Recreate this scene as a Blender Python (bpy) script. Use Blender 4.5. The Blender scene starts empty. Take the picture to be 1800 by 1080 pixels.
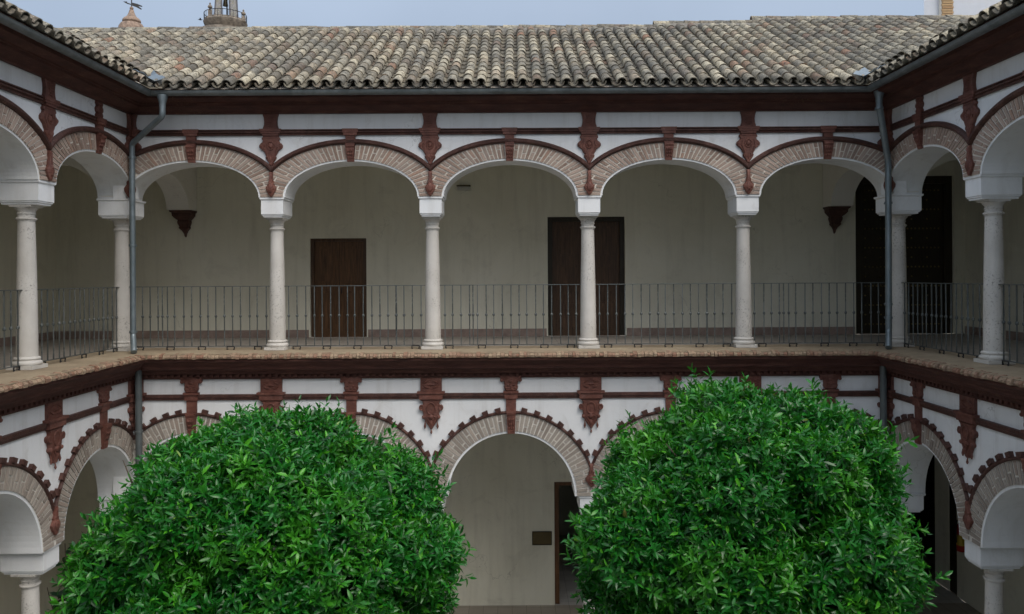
import bpy, bmesh, math, random
import numpy as np
from mathutils import Matrix, Vector, Euler

random.seed(7)
R = math.radians
C = bpy.context.scene.collection
SC = bpy.context.scene

# ------------------------------------------------------------------ camera, sky, sun, exposure
E = 6.95                      # eye height above the courtyard
F = 1385.0                    # focal length in pixels of the 1800 px wide photograph
cam_d = bpy.data.cameras.new('camera')
cam_d.sensor_fit = 'HORIZONTAL'; cam_d.sensor_width = 36.0
cam_d.lens = 36.0 * F / 1800.0
cam_d.shift_x = 3.0 / 1800.0
cam_d.shift_y = -55.0 / 1800.0
cam_d.clip_start = 0.05; cam_d.clip_end = 3000
cam = bpy.data.objects.new('camera', cam_d); C.objects.link(cam)
cam.location = (0, 0, E)
cam.rotation_euler = (R(90), R(0.33), 0)
SC.camera = cam

SUN_EL, SUN_AZ = 52.0, 145.0          # azimuth clockwise from +Y: behind the viewer, to the right
w = bpy.data.worlds.new('World'); SC.world = w; w.use_nodes = True
wn = w.node_tree.nodes; wl = w.node_tree.links
wn.clear()
sky = wn.new('ShaderNodeTexSky'); sky.sky_type = 'NISHITA'; sky.sun_disc = False
sky.sun_elevation = R(SUN_EL); sky.sun_rotation = R(SUN_AZ)
sky.air_density = 1.0; sky.dust_density = 7.0; sky.ozone_density = 1.0; sky.altitude = 0
bg = wn.new('ShaderNodeBackground'); bg.inputs['Strength'].default_value = 0.12
wo = wn.new('ShaderNodeOutputWorld')
# bright thin overcast over the clear sky: brighter and whiter overhead, bluer low down, with soft cloud
tc = wn.new('ShaderNodeTexCoord'); sep = wn.new('ShaderNodeSeparateXYZ'); wl.new(tc.outputs['Generated'], sep.inputs[0])
zc = wn.new('ShaderNodeClamp'); wl.new(sep.outputs['Z'], zc.inputs['Value'])
oc_ = wn.new('ShaderNodeMix'); oc_.data_type = 'RGBA'; zp_ = wn.new('ShaderNodeMath'); zp_.operation = 'POWER'; zp_.inputs[1].default_value = 1.2; wl.new(zc.outputs[0], zp_.inputs[0]); wl.new(zp_.outputs[0], oc_.inputs[0])
oc_.inputs[6].default_value = (0.46, 0.63, 0.89, 1); oc_.inputs[7].default_value = (3.2, 3.5, 3.9, 1)
cn = wn.new('ShaderNodeTexNoise'); cn.inputs['Scale'].default_value = 2.2; cn.inputs['Detail'].default_value = 5; wl.new(tc.outputs['Generated'], cn.inputs['Vector'])
cr_ = wn.new('ShaderNodeMapRange'); cr_.inputs[1].default_value = 0.3; cr_.inputs[2].default_value = 0.7; cr_.inputs[3].default_value = 0.88; cr_.inputs[4].default_value = 1.14
wl.new(cn.outputs['Fac'], cr_.inputs[0])
om = wn.new('ShaderNodeVectorMath'); om.operation = 'SCALE'; wl.new(oc_.outputs[2], om.inputs[0]); wl.new(cr_.outputs[0], om.inputs['Scale'])
mx_ = wn.new('ShaderNodeMix'); mx_.data_type = 'RGBA'; mx_.inputs[0].default_value = 0.8
wl.new(sky.outputs[0], mx_.inputs[6]); wl.new(om.outputs[0], mx_.inputs[7])
wl.new(mx_.outputs[2], bg.inputs[0]); wl.new(bg.outputs[0], wo.inputs[0])

sun_d = bpy.data.lights.new('sun', 'SUN'); sun_d.energy = 0.5; sun_d.angle = R(45); sun_d.color = (1.0, 0.98, 0.95)
sun = bpy.data.objects.new('sun', sun_d); C.objects.link(sun); sun.location = (8, -8, 30)
az, el = R(SUN_AZ), R(SUN_EL)
sdir = Vector((math.sin(az) * math.cos(el), math.cos(az) * math.cos(el), math.sin(el)))
sun.rotation_euler = sdir.to_track_quat('Z', 'Y').to_euler()

SC.view_settings.view_transform = 'Standard'; SC.view_settings.look = 'None'
SC.view_settings.gamma = 1.0; SC.view_settings.use_curve_mapping = False
SC.view_settings.exposure = 1.6
SC.render.engine = 'CYCLES'
SC.cycles.use_denoising = True
SC.cycles.max_bounces = 8; SC.cycles.diffuse_bounces = 6; SC.cycles.glossy_bounces = 3
SC.cycles.transparent_max_bounces = 6; SC.cycles.transmission_bounces = 3
SC.cycles.sample_clamp_indirect = 6.0

# ------------------------------------------------------------------ materials
def lin(r, g, b):
    f = lambda c: (c / 255 / 12.92) if c / 255 <= 0.04045 else ((c / 255 + 0.055) / 1.055) ** 2.4
    return (f(r), f(g), f(b), 1)

class NT:
    def __init__(s, name):
        s.m = bpy.data.materials.new(name); s.m.use_nodes = True
        s.n = s.m.node_tree.nodes; s.l = s.m.node_tree.links
        s.b = s.n['Principled BSDF']; s.out = s.n['Material Output']
        s.geo = s.n.new('ShaderNodeNewGeometry')
        s.pos = s.geo.outputs['Position']
    def node(s, t, **kw):
        n = s.n.new(t)
        for k, v in kw.items(): setattr(n, k, v)
        return n
    def put(s, sock, v):
        if hasattr(v, 'links') or isinstance(v, bpy.types.NodeSocket): s.l.new(v, sock)
        else: sock.default_value = v
    def noise(s, scale, detail=4, rough=0.55, vec=None, stretch=None, dist=0.0):
        n = s.node('ShaderNodeTexNoise')
        n.inputs['Scale'].default_value = scale; n.inputs['Detail'].default_value = detail
        n.inputs['Roughness'].default_value = rough; n.inputs['Distortion'].default_value = dist
        v = vec or s.pos
        if stretch:
            mp = s.node('ShaderNodeMapping'); mp.inputs['Scale'].default_value = stretch
            s.l.new(v, mp.inputs['Vector']); v = mp.outputs[0]
        s.l.new(v, n.inputs['Vector'])
        return n.outputs['Fac']
    def ramp(s, fac, stops, interp='LINEAR'):
        r = s.node('ShaderNodeValToRGB'); cr = r.color_ramp; cr.interpolation = interp
        while len(cr.elements) < len(stops): cr.elements.new(0.5)
        for e, (p, c) in zip(cr.elements, stops):
            e.position = p; e.color = c if not isinstance(c, (int, float)) else (c, c, c, 1)
        s.l.new(fac, r.inputs[0]); return r.outputs[0]
    def mix(s, fac, a, b, mode='MIX'):
        m = s.node('ShaderNodeMix', data_type='RGBA', blend_type=mode)
        s.put(m.inputs[0], fac); s.put(m.inputs[6], a); s.put(m.inputs[7], b)
        return m.outputs[2]
    def math(s, op, a, b=0.0):
        m = s.node('ShaderNodeMath', operation=op); s.put(m.inputs[0], a); s.put(m.inputs[1], b); return m.outputs[0]
    def bump(s, h, strength=0.3, dist=0.01):
        b = s.node('ShaderNodeBump'); b.inputs['Strength'].default_value = strength; b.inputs['Distance'].default_value = dist
        s.l.new(h, b.inputs['Height']); s.l.new(b.outputs[0], s.b.inputs['Normal'])
    def fin(s, col=None, rough=0.7, metal=0.0, spec=0.4):
        if col is not None: s.put(s.b.inputs['Base Color'], col)
        s.put(s.b.inputs['Roughness'], rough); s.put(s.b.inputs['Metallic'], metal)
        s.b.inputs['Specular IOR Level'].default_value = spec
        return s.m
    def rnd(s):
        oi = s.node('ShaderNodeObjectInfo')
        a = s.math('ADD', oi.outputs['Random'], s.geo.outputs['Random Per Island'])
        return s.math('FRACT', a)

M = {}
def plaster(name, c0, c1, stain, amount=0.35):
    t = NT(name)
    big = t.noise(0.8, 6, 0.6, dist=0.6); fine = t.noise(9, 5); streak = t.noise(3.0, 6, 0.65, stretch=(1.6, 1.6, 0.14))
    col = t.ramp(big, [(0.32, c0), (0.5, tuple((a + b) / 2 for a, b in zip(c0, c1))), (0.68, c1)])
    st = t.ramp(streak, [(0.50, 0.0), (0.78, amount)])
    col = t.mix(st, col, stain)
    blot = t.math('MULTIPLY', t.ramp(t.noise(1.9, 6, 0.7, dist=1.0), [(0.56, 0.0), (0.66, 1.0)]), amount * 0.55)
    col = t.mix(blot, col, stain)
    sp = t.math('MULTIPLY', t.ramp(t.noise(24, 4, 0.7), [(0.66, 0.0), (0.74, 1.0)]), amount)
    col = t.mix(sp, col, stain)
    hair = t.node('ShaderNodeTexVoronoi', feature='DISTANCE_TO_EDGE'); hair.inputs['Scale'].default_value = 0.75
    dv = t.node('ShaderNodeVectorMath', operation='ADD'); nz = t.node('ShaderNodeTexNoise'); nz.inputs['Scale'].default_value = 3.0; nz.inputs['Detail'].default_value = 6
    t.l.new(t.pos, nz.inputs['Vector']); t.l.new(t.pos, dv.inputs[0]); t.l.new(nz.outputs['Color'], dv.inputs[1]); t.l.new(dv.outputs[0], hair.inputs['Vector'])
    crack = t.math('MULTIPLY', t.ramp(hair.outputs['Distance'], [(0.0, 1.0), (0.008, 0.0)]), t.ramp(t.noise(0.6, 2), [(0.55, 0.0), (0.65, 0.45)]))
    col = t.mix(crack, col, tuple(x * 0.5 for x in stain[:3]) + (1,))
    t.bump(t.mix(0.3, fine, t.noise(60, 3)), 0.25, 0.012)
    return t.fin(col, 0.85, spec=0.2)
M['white'] = plaster('white_plaster', (0.74, 0.77, 0.79, 1), (0.81, 0.83, 0.84, 1), (0.42, 0.40, 0.36, 1), 0.34)
M['cream'] = plaster('cream_plaster', (0.67, 0.655, 0.54, 1), (0.74, 0.725, 0.615, 1), (0.36, 0.34, 0.28, 1), 0.30)
M['soffit'] = plaster('soffit_plaster', (0.70, 0.69, 0.64, 1), (0.75, 0.74, 0.70, 1), (0.5, 0.47, 0.4, 1), 0.12)

def terracotta(name, a, b, c):
    t = NT(name)
    n = t.noise(7, 6, 0.65); r = t.rnd()
    col = t.ramp(n, [(0.3, a), (0.55, b), (0.75, c)])
    col = t.mix(t.ramp(t.noise(45, 4), [(0.60, 0.0), (0.75, 0.5)]), col, (0.26, 0.16, 0.13, 1))
    col = t.mix(t.math('MULTIPLY', r, 0.45), col, a)
    fade = t.math('MULTIPLY', t.ramp(t.noise(2.4, 5, 0.65), [(0.5, 0.0), (0.7, 1.0)]), t.ramp(t.noise(16, 5, 0.7), [(0.4, 0.0), (0.65, 0.5)]))
    col = t.mix(fade, col, (0.22, 0.13, 0.115, 1))
    t.bump(t.noise(38, 5), 0.6, 0.015)
    return t.fin(col, 0.6, spec=0.4)
M['terra'] = terracotta('oxblood_terracotta', (0.08, 0.029, 0.021, 1), (0.16, 0.060, 0.043, 1), (0.25, 0.118, 0.088, 1))
M['hood'] = terracotta('dark_oxblood_paint', (0.036, 0.0155, 0.012, 1), (0.080, 0.033, 0.025, 1), (0.14, 0.068, 0.052, 1))

def cornice_mat():
    t = NT('cornice_paint')
    n = t.noise(5, 7, 0.7, stretch=(0.6, 0.6, 4)); 
    col = t.ramp(n, [(0.3, (0.045, 0.020, 0.016, 1)), (0.55, (0.088, 0.037, 0.029, 1)), (0.8, (0.16, 0.085, 0.06, 1))])
    patch = t.math('MULTIPLY', t.ramp(t.noise(0.45, 3), [(0.55, 0.0), (0.7, 1.0)]), t.ramp(t.noise(34, 4, 0.7), [(0.58, 0.0), (0.7, 0.7)]))
    col = t.mix(patch, col, (0.24, 0.18, 0.10, 1))
    t.bump(t.noise(30, 5), 0.5, 0.012)
    return t.fin(col, 0.75, spec=0.25)
M['cornice'] = cornice_mat()

def brick(name, stops, moss):
    t = NT(name)
    r = t.rnd()
    col = t.ramp(r, stops)
    col = t.mix(t.ramp(t.noise(30, 5, 0.7), [(0.45, 0.0), (0.75, 0.6)]), col, moss)
    t.bump(t.noise(60, 5), 0.6, 0.01)
    return t.fin(col, 0.88, spec=0.2)
M['brick'] = brick('pink_brick', [(0.0, (0.24, 0.165, 0.13, 1)), (0.3, (0.33, 0.245, 0.20, 1)), (0.65, (0.42, 0.325, 0.27, 1)), (0.85, (0.30, 0.235, 0.20, 1)), (1.0, (0.37, 0.235, 0.175, 1))], (0.46, 0.40, 0.34, 1))
M['brick_low'] = brick('grey_brick', [(0.0, (0.25, 0.215, 0.185, 1)), (0.4, (0.33, 0.295, 0.255, 1)), (0.8, (0.39, 0.35, 0.305, 1)), (1.0, (0.30, 0.24, 0.20, 1))], (0.27, 0.24, 0.21, 1))
def mortar():
    t = NT('lime_mortar')
    col = t.ramp(t.noise(12, 5, 0.7), [(0.3, (0.62, 0.58, 0.51, 1)), (0.7, (0.80, 0.76, 0.68, 1))])
    t.bump(t.noise(70, 4), 0.5, 0.01)
    return t.fin(col, 0.9, spec=0.15)
M['mortar'] = mortar()
def mortar2():
    t = NT('grey_mortar')
    col = t.ramp(t.noise(12, 5, 0.7), [(0.3, (0.56, 0.53, 0.48, 1)), (0.7, (0.74, 0.72, 0.67, 1))])
    t.bump(t.noise(70, 4), 0.5, 0.01)
    return t.fin(col, 0.9, spec=0.15)
M['mortar2'] = mortar2()

def marble():
    t = NT('weathered_marble')
    col = t.ramp(t.noise(2.2, 6, 0.6), [(0.3, (0.50, 0.485, 0.45, 1)), (0.7, (0.63, 0.615, 0.58, 1))])
    pit = t.math('MULTIPLY', t.ramp(t.noise(1.5, 4), [(0.47, 0.0), (0.60, 1.0)]), t.ramp(t.noise(34, 5, 0.7), [(0.56, 0.0), (0.62, 0.85)]))
    col = t.mix(pit, col, (0.24, 0.23, 0.21, 1))
    col = t.mix(t.ramp(t.noise(6, 6, 0.7, stretch=(1, 1, 0.3), dist=1.2), [(0.6, 0.0), (0.75, 0.3)]), col, (0.42, 0.38, 0.31, 1))
    t.bump(t.math('SUBTRACT', t.noise(40, 4), pit), 0.35, 0.01)
    return t.fin(col, 0.6, spec=0.35)
M['marble'] = marble()

def tiles(name='clay_roof_tile', dirt_shade=0.0):
    t = NT(name)
    r = t.rnd()
    col = t.ramp(r, [(0.0, (0.50, 0.45, 0.335, 1)), (0.20, (0.37, 0.34, 0.265, 1)), (0.36, (0.19, 0.18, 0.155, 1)), (0.50, (0.45, 0.395, 0.285, 1)),
                     (0.62, (0.12, 0.11, 0.092, 1)), (0.72, (0.32, 0.28, 0.21, 1)), (0.82, (0.16, 0.11, 0.08, 1)), (0.90, (0.48, 0.435, 0.33, 1)), (0.97, (0.28, 0.19, 0.13, 1)), (1.0, (0.28, 0.15, 0.10, 1))])
    big = t.noise(1.1, 4)
    col = t.mix(t.ramp(big, [(0.42, 0.0), (0.62, 0.7)]), col, (0.14, 0.138, 0.125, 1))
    lich = t.ramp(t.noise(20, 6, 0.78), [(0.47, 0.0), (0.60, 0.85)])
    col = t.mix(lich, col, (0.062, 0.060, 0.052, 1))
    pale = t.ramp(t.noise(29, 5, 0.72), [(0.57, 0.0), (0.67, 0.6)])
    col = t.mix(pale, col, (0.52, 0.50, 0.42, 1))
    if dirt_shade: col = t.mix(dirt_shade, col, (0.075, 0.07, 0.058, 1))
    t.bump(t.noise(50, 5), 0.5, 0.012)
    return t.fin(col, 0.92, spec=0.15)
M['channel'] = tiles('dirty_shaded_channel_tile', 0.5)  # colour darkened for dirt and for the shade between the cover rows
M['tile'] = tiles()

def zinc(name, c0, c1, rough=0.45):
    t = NT(name)
    col = t.ramp(t.noise(4, 6, 0.7, stretch=(1, 1, 0.5)), [(0.3, c0), (0.7, c1)])
    return t.fin(col, t.ramp(t.noise(9, 4), [(0.3, rough - 0.1), (0.7, rough + 0.15)]), metal=0.55, spec=0.4)
M['zinc'] = zinc('zinc', (0.12, 0.14, 0.145, 1), (0.23, 0.26, 0.27, 1))
M['pipe'] = zinc('pipe_zinc', (0.14, 0.18, 0.20, 1), (0.26, 0.31, 0.34, 1), 0.4)
M['pipe_low'] = zinc('painted_pipe', (0.10, 0.12, 0.125, 1), (0.17, 0.19, 0.19, 1), 0.5)
M['lead'] = zinc('lead_sheet', (0.15, 0.19, 0.225, 1), (0.25, 0.30, 0.34, 1), 0.6)
M['iron'] = zinc('wrought_iron', (0.08, 0.092, 0.092, 1), (0.16, 0.178, 0.178, 1), 0.5)

def ledge_mat():
    t = NT('ledge_stone')
    col = t.ramp(t.noise(1.4, 6, 0.65), [(0.3, (0.23, 0.18, 0.125, 1)), (0.6, (0.34, 0.28, 0.195, 1)), (0.8, (0.39, 0.34, 0.26, 1))])
    col = t.mix(t.ramp(t.noise(18, 6, 0.7), [(0.5, 0.0), (0.75, 0.5)]), col, (0.17, 0.125, 0.085, 1))
    t.bump(t.noise(40, 5), 0.5, 0.015)
    return t.fin(col, 0.9, spec=0.15)
M['ledge'] = ledge_mat()
def coping():
    t = NT('coping_brick')
    col = t.ramp(t.rnd(), [(0.0, (0.26, 0.145, 0.10, 1)), (0.4, (0.33, 0.22, 0.155, 1)), (0.75, (0.38, 0.29, 0.20, 1)), (1.0, (0.22, 0.15, 0.11, 1))])
    col = t.mix(t.ramp(t.noise(24, 6, 0.75), [(0.48, 0.0), (0.66, 0.7)]), col, (0.16, 0.12, 0.085, 1))
    col = t.mix(t.ramp(t.noise(37, 5, 0.7), [(0.6, 0.0), (0.7, 0.6)]), col, (0.5, 0.42, 0.32, 1))
    t.bump(t.noise(50, 5), 0.8, 0.02)
    return t.fin(col, 0.92, spec=0.15)
M['coping'] = coping()
def floor_mat(name, a, b):
    t = NT(name)
    br = t.node('ShaderNodeTexBrick'); br.inputs['Scale'].default_value = 1.0
    br.inputs['Brick Width'].default_value = 0.3; br.inputs['Row Height'].default_value = 0.3; br.inputs['Mortar Size'].default_value = 0.006
    br.offset = 0.0
    br.inputs['Color1'].default_value = a; br.inputs['Color2'].default_value = b
    br.inputs['Mortar'].default_value = (a[0] * 0.6, a[1] * 0.6, a[2] * 0.6, 1)
    t.l.new(t.pos, br.inputs['Vector'])
    col = t.mix(t.ramp(t.noise(3, 5), [(0.35, 0.0), (0.8, 0.5)]), br.outputs['Color'], (a[0] * 0.7, a[1] * 0.7, a[2] * 0.7, 1))
    return t.fin(col, 0.6, spec=0.3)
M['floor_up'] = floor_mat('gallery_tiles', (0.30, 0.27, 0.24, 1), (0.34, 0.31, 0.27, 1))
M['floor_low'] = floor_mat('stone_flags', (0.29, 0.26, 0.215, 1), (0.34, 0.305, 0.255, 1))
def flat(name, c, rough=0.6, var=0.25, scale=6, spec=0.35, metal=0.0, stretch=None, bump=0.2):
    t = NT(name)
    d = tuple(x * (1 - var) for x in c[:3]) + (1,); u = tuple(min(1, x * (1 + var)) for x in c[:3]) + (1,)
    n = t.noise(scale, 5, 0.65, stretch=stretch)
    col = t.ramp(n, [(0.3, d), (0.7, u)])
    if bump: t.bump(n, bump, 0.01)
    return t.fin(col, rough, metal, spec)
M['skirting'] = flat('skirting_paint', (0.27, 0.205, 0.175, 1), 0.8)
M['wood'] = flat('door_wood', (0.105, 0.053, 0.023, 1), 0.5, 0.5, 9, stretch=(3, 3, 0.25))
M['wood_dark'] = flat('dark_door_wood', (0.075, 0.041, 0.022, 1), 0.5, 0.5, 9, stretch=(3, 3, 0.25))
M['wood_shade_black'] = flat('black_wood_room_shade', (0.026, 0.020, 0.011, 1), 0.5, 0.4, 9, stretch=(3, 3, 0.25))  # black door wood, also the painted darkness of the passage room
M['foot_iron'] = flat('black_iron', (0.02, 0.02, 0.02, 1), 0.6, 0.2)
M['stud'] = flat('iron_stud', (0.22, 0.17, 0.07, 1), 0.4, 0.2, metal=0.6)
M['jamb'] = flat('jamb_wood', (0.11, 0.05, 0.02, 1), 0.6, 0.4, 9, stretch=(3, 3, 0.25))
M['bronze'] = flat('bronze_plate', (0.085, 0.065, 0.03, 1), 0.4, 0.2, metal=0.6)
M['bronze_dark'] = flat('bronze_rim', (0.03, 0.025, 0.014, 1), 0.45, 0.2, metal=0.6)
M['plastic'] = flat('white_plastic', (0.6, 0.6, 0.57, 1), 0.4, 0.03)
M['plastic_dim'] = flat('lamp_cover', (0.42, 0.42, 0.38, 1), 0.3, 0.03)
M['red'] = flat('red_paint', (0.32, 0.025, 0.018, 1), 0.35, 0.1)
M['yellow'] = flat('yellow_label', (0.45, 0.32, 0.04, 1), 0.5, 0.1)
M['black'] = flat('black_rubber', (0.015, 0.015, 0.015, 1), 0.5, 0.1)
M['ground'] = flat('ground_earth', (0.20, 0.17, 0.13, 1), 0.95, 0.3, 0.5)
M['paving'] = floor_mat('court_paving', (0.46, 0.45, 0.42, 1), (0.52, 0.51, 0.475, 1))
M['bark'] = flat('bark', (0.075, 0.06, 0.045, 1), 0.9, 0.4, 14, stretch=(2, 2, 0.5), bump=0.8)
M['pot'] = flat('clay_pot', (0.28, 0.12, 0.07, 1), 0.8, 0.2)
M['far_clay'] = flat('cupola_clay', (0.26, 0.19, 0.145, 1), 0.85, 0.5, 5)
M['tower_dark'] = flat('dark_tower_tile', (0.085, 0.085, 0.10, 1), 0.5, 0.3, 4)
M['far_stone'] = flat('tower_stone', (0.22, 0.19, 0.155, 1), 0.85, 0.5, 3)
M['ridge'] = flat('weathered_mortar', (0.17, 0.16, 0.14, 1), 0.95, 0.45, 9, bump=0.6)
M['far_iron'] = flat('dark_iron', (0.03, 0.03, 0.032, 1), 0.6, 0.2)
M['bird'] = flat('bird_feathers', (0.03, 0.03, 0.035, 1), 0.8, 0.2)
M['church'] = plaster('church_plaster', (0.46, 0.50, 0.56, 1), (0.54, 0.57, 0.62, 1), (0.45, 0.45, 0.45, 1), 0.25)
M['quoin'] = brick('quoin_brick', [(0.0, (0.34, 0.22, 0.12, 1)), (0.5, (0.42, 0.29, 0.16, 1)), (1.0, (0.36, 0.25, 0.15, 1))], (0.3, 0.22, 0.14, 1))
def azulejo():
    t = NT('tower_glazed_tile')
    v = t.node('ShaderNodeTexVoronoi'); v.inputs['Scale'].default_value = 3.2; t.l.new(t.pos, v.inputs['Vector'])
    wv = t.noise(5.5, 3, 0.5, dist=2.5)
    col = t.ramp(wv, [(0.40, (0.36, 0.35, 0.32, 1)), (0.46, (0.06, 0.075, 0.16, 1)), (0.52, (0.38, 0.36, 0.30, 1)), (0.57, (0.10, 0.12, 0.07, 1)), (0.64, (0.30, 0.27, 0.22, 1))])
    return t.fin(col, 0.4)
M['azulejo'] = azulejo()

def leaf_mat(name, dark, mid, light, trans=0.25):
    t = NT(name)
    r = t.geo.outputs['Random Per Island']
    col = t.ramp(r, [(0.0, dark), (0.45, mid), (0.88, mid), (0.955, light), (0.9990, light), (0.9996, (0.24, 0.19, 0.06, 1))])
    cl = t.ramp(t.noise(2.3, 3, 0.6), [(0.50, 0.0), (0.72, 0.75)])
    col = t.mix(cl, col, light)
    t.fin(col, t.ramp(t.noise(15, 2), [(0.3, 0.24), (0.7, 0.42)]), spec=0.5)
    tr = t.node('ShaderNodeBsdfTranslucent')
    t.l.new(t.mix(0.5, col, light), tr.inputs['Color'])
    mx = t.node('ShaderNodeMixShader'); mx.inputs[0].default_value = trans
    t.l.new(t.b.outputs[0], mx.inputs[1]); t.l.new(tr.outputs[0], mx.inputs[2]); t.l.new(mx.outputs[0], t.out.inputs['Surface'])
    return t.m
M['leaf'] = leaf_mat('orange_tree_leaf', (0.005, 0.060, 0.008, 1), (0.014, 0.160, 0.015, 1), (0.085, 0.37, 0.017, 1))
M['leaf_dark'] = leaf_mat('shade_plant_leaf', (0.010, 0.030, 0.014, 1), (0.015, 0.045, 0.02, 1), (0.025, 0.07, 0.03, 1), 0.1)

# ------------------------------------------------------------------ mesh helpers
class MB:
    def __init__(s): s.v = []; s.f = []
    def add(s, vs, fs):
        o = len(s.v); s.v += [tuple(p) for p in vs]; s.f += [tuple(i + o for i in f) for f in fs]; return s
    def box(s, x0, x1, y0, y1, z0, z1):
        return s.add([(x0, y0, z0), (x1, y0, z0), (x1, y1, z0), (x0, y1, z0), (x0, y0, z1), (x1, y0, z1), (x1, y1, z1), (x0, y1, z1)],
                     [(0, 3, 2, 1), (4, 5, 6, 7), (0, 1, 5, 4), (1, 2, 6, 5), (2, 3, 7, 6), (3, 0, 4, 7)])
    def prism(s, out, y0, y1, inset=None, y_in=None):
        """outline in (x, z), extruded y0 (outward) .. y1; with an optional bevelled face at y_in, scaled about its centre"""
        n = len(out)
        vs = [(x, y1, z) for x, z in out] + [(x, y0, z) for x, z in out]
        fs = [tuple(range(n))] + [(i, (i + 1) % n, n + (i + 1) % n, n + i) for i in range(n)]
        if inset is None: fs.append(tuple(range(2 * n - 1, n - 1, -1)))
        else:
            cx = sum(p[0] for p in out) / n; cz = sum(p[1] for p in out) / n
            vs += [(cx + (x - cx) * inset, y_in, cz + (z - cz) * (1 - (1 - inset) * 0.6)) for x, z in out]
            fs += [(n + i, n + (i + 1) % n, 2 * n + (i + 1) % n, 2 * n + i) for i in range(n)]
            fs.append(tuple(range(3 * n - 1, 2 * n - 1, -1)))
        return s.add(vs, fs)
    def sym(s, half, cx, y0, y1, **k):
        """half widths list [(hw, z)] from top to bottom"""
        out = [(cx + h, z) for h, z in half] + [(cx - h, z) for h, z in reversed(half)]
        return s.prism(out, y0, y1, **k)
    def lathe(s, prof, cx=0, cy=0, n=20, cap=True):
        vs = []; fs = []
        for r, z in prof:
            for k in range(n):
                a = 2 * math.pi * k / n; vs.append((cx + r * math.cos(a), cy + r * math.sin(a), z))
        for i in range(len(prof) - 1):
            for k in range(n):
                k2 = (k + 1) % n; fs.append((i * n + k, i * n + k2, (i + 1) * n + k2, (i + 1) * n + k))
        if cap: fs.append(tuple(range(n - 1, -1, -1))); fs.append(tuple(range((len(prof) - 1) * n, len(prof) * n)))
        return s.add(vs, fs)
    def tube(s, path, r, n=8, cap=True):
        vs = []; fs = []; P = [Vector(p) for p in path]
        up = Vector((0.31, 0.17, 0.93))
        for i, p in enumerate(P):
            d = (P[min(i + 1, len(P) - 1)] - P[max(i - 1, 0)]).normalized()
            u = d.cross(up)
            if u.length < 1e-3: u = d.cross(Vector((1, 0, 0)))
            u.normalize(); q = d.cross(u)
            rr = r[i] if isinstance(r, (list, tuple)) else r
            for k in range(n):
                a = 2 * math.pi * k / n; vs.append(p + u * rr * math.cos(a) + q * rr * math.sin(a))
        for i in range(len(P) - 1):
            for k in range(n):
                k2 = (k + 1) % n; fs.append((i * n + k, i * n + k2, (i + 1) * n + k2, (i + 1) * n + k))
        if cap: fs.append(tuple(range(n - 1, -1, -1))); fs.append(tuple(range((len(P) - 1) * n, len(P) * n)))
        return s.add(vs, fs)
    def blob(s, c, r, nu=10, nv=6):
        vs = [(c[0], c[1], c[2] + r[2])]; fs = []
        for i in range(1, nv):
            t = math.pi * i / nv
            for k in range(nu):
                a = 2 * math.pi * k / nu
                vs.append((c[0] + r[0] * math.sin(t) * math.cos(a), c[1] + r[1] * math.sin(t) * math.sin(a), c[2] + r[2] * math.cos(t)))
        vs.append((c[0], c[1], c[2] - r[2])); L = len(vs) - 1
        for k in range(nu):
            k2 = (k + 1) % nu
            fs.append((0, 1 + k, 1 + k2)); fs.append((L, 1 + (nv - 2) * nu + k2, 1 + (nv - 2) * nu + k))
            for i in range(nv - 2): fs.append((1 + i * nu + k, 1 + (i + 1) * nu + k, 1 + (i + 1) * nu + k2, 1 + i * nu + k2))
        return s.add(vs, fs)
    def run(s, prof, yf, xs, xe, closed=True):
        """profile [(projection, z)] run along x with mitred ends xs(p), xe(p)"""
        n = len(prof)
        vs = [(xs(p), -yf - p, z) for p, z in prof] + [(xe(p), -yf - p, z) for p, z in prof]
        fs = [(i, (i + 1) % n, n + (i + 1) % n, n + i) for i in range(n)] + [tuple(range(n)), tuple(range(2 * n - 1, n - 1, -1))]
        return s.add(vs, fs)
    def mesh(s, name, mats, smooth=None, weld=False):
        me = bpy.data.meshes.new(name); me.from_pydata(s.v, [], s.f)
        for m in (mats if isinstance(mats, (list, tuple)) else [mats]): me.materials.append(m)
        bm = bmesh.new(); bm.from_mesh(me)
        if weld: bmesh.ops.remove_doubles(bm, verts=bm.verts, dist=1e-5)
        bmesh.ops.recalc_face_normals(bm, faces=bm.faces)
        if smooth is not None:
            for f in bm.faces: f.smooth = True
            for e in bm.edges:
                if len(e.link_faces) == 2 and e.calc_face_angle(0) > R(smooth): e.smooth = False
        bm.to_mesh(me); bm.free()
        return me
    def build(s, name, mats, parent=None, loc=(0, 0, 0), rz=0.0, smooth=None, weld=False):
        return put(name, s.mesh(name, mats, smooth, weld), parent, loc, rz)

def put(name, me, parent=None, loc=(0, 0, 0), rz=0.0, rot=None):
    o = bpy.data.objects.new(name, me); C.objects.link(o)
    if parent: o.parent = parent
    o.location = loc; o.rotation_euler = rot if rot else (0, 0, rz)
    return o
def tag(o, label=None, cat=None, group=None, kind=None):
    if label: o['label'] = label
    if cat: o['category'] = cat
    if group: o['group'] = group
    if kind: o['kind'] = kind
    return o
def thing(name, label, cat, loc=(0, 0, 0), rz=0.0, group=None):
    o = put(name, None, None, loc, rz); o.empty_display_size = 0.2
    return tag(o, label, cat, group)

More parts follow.
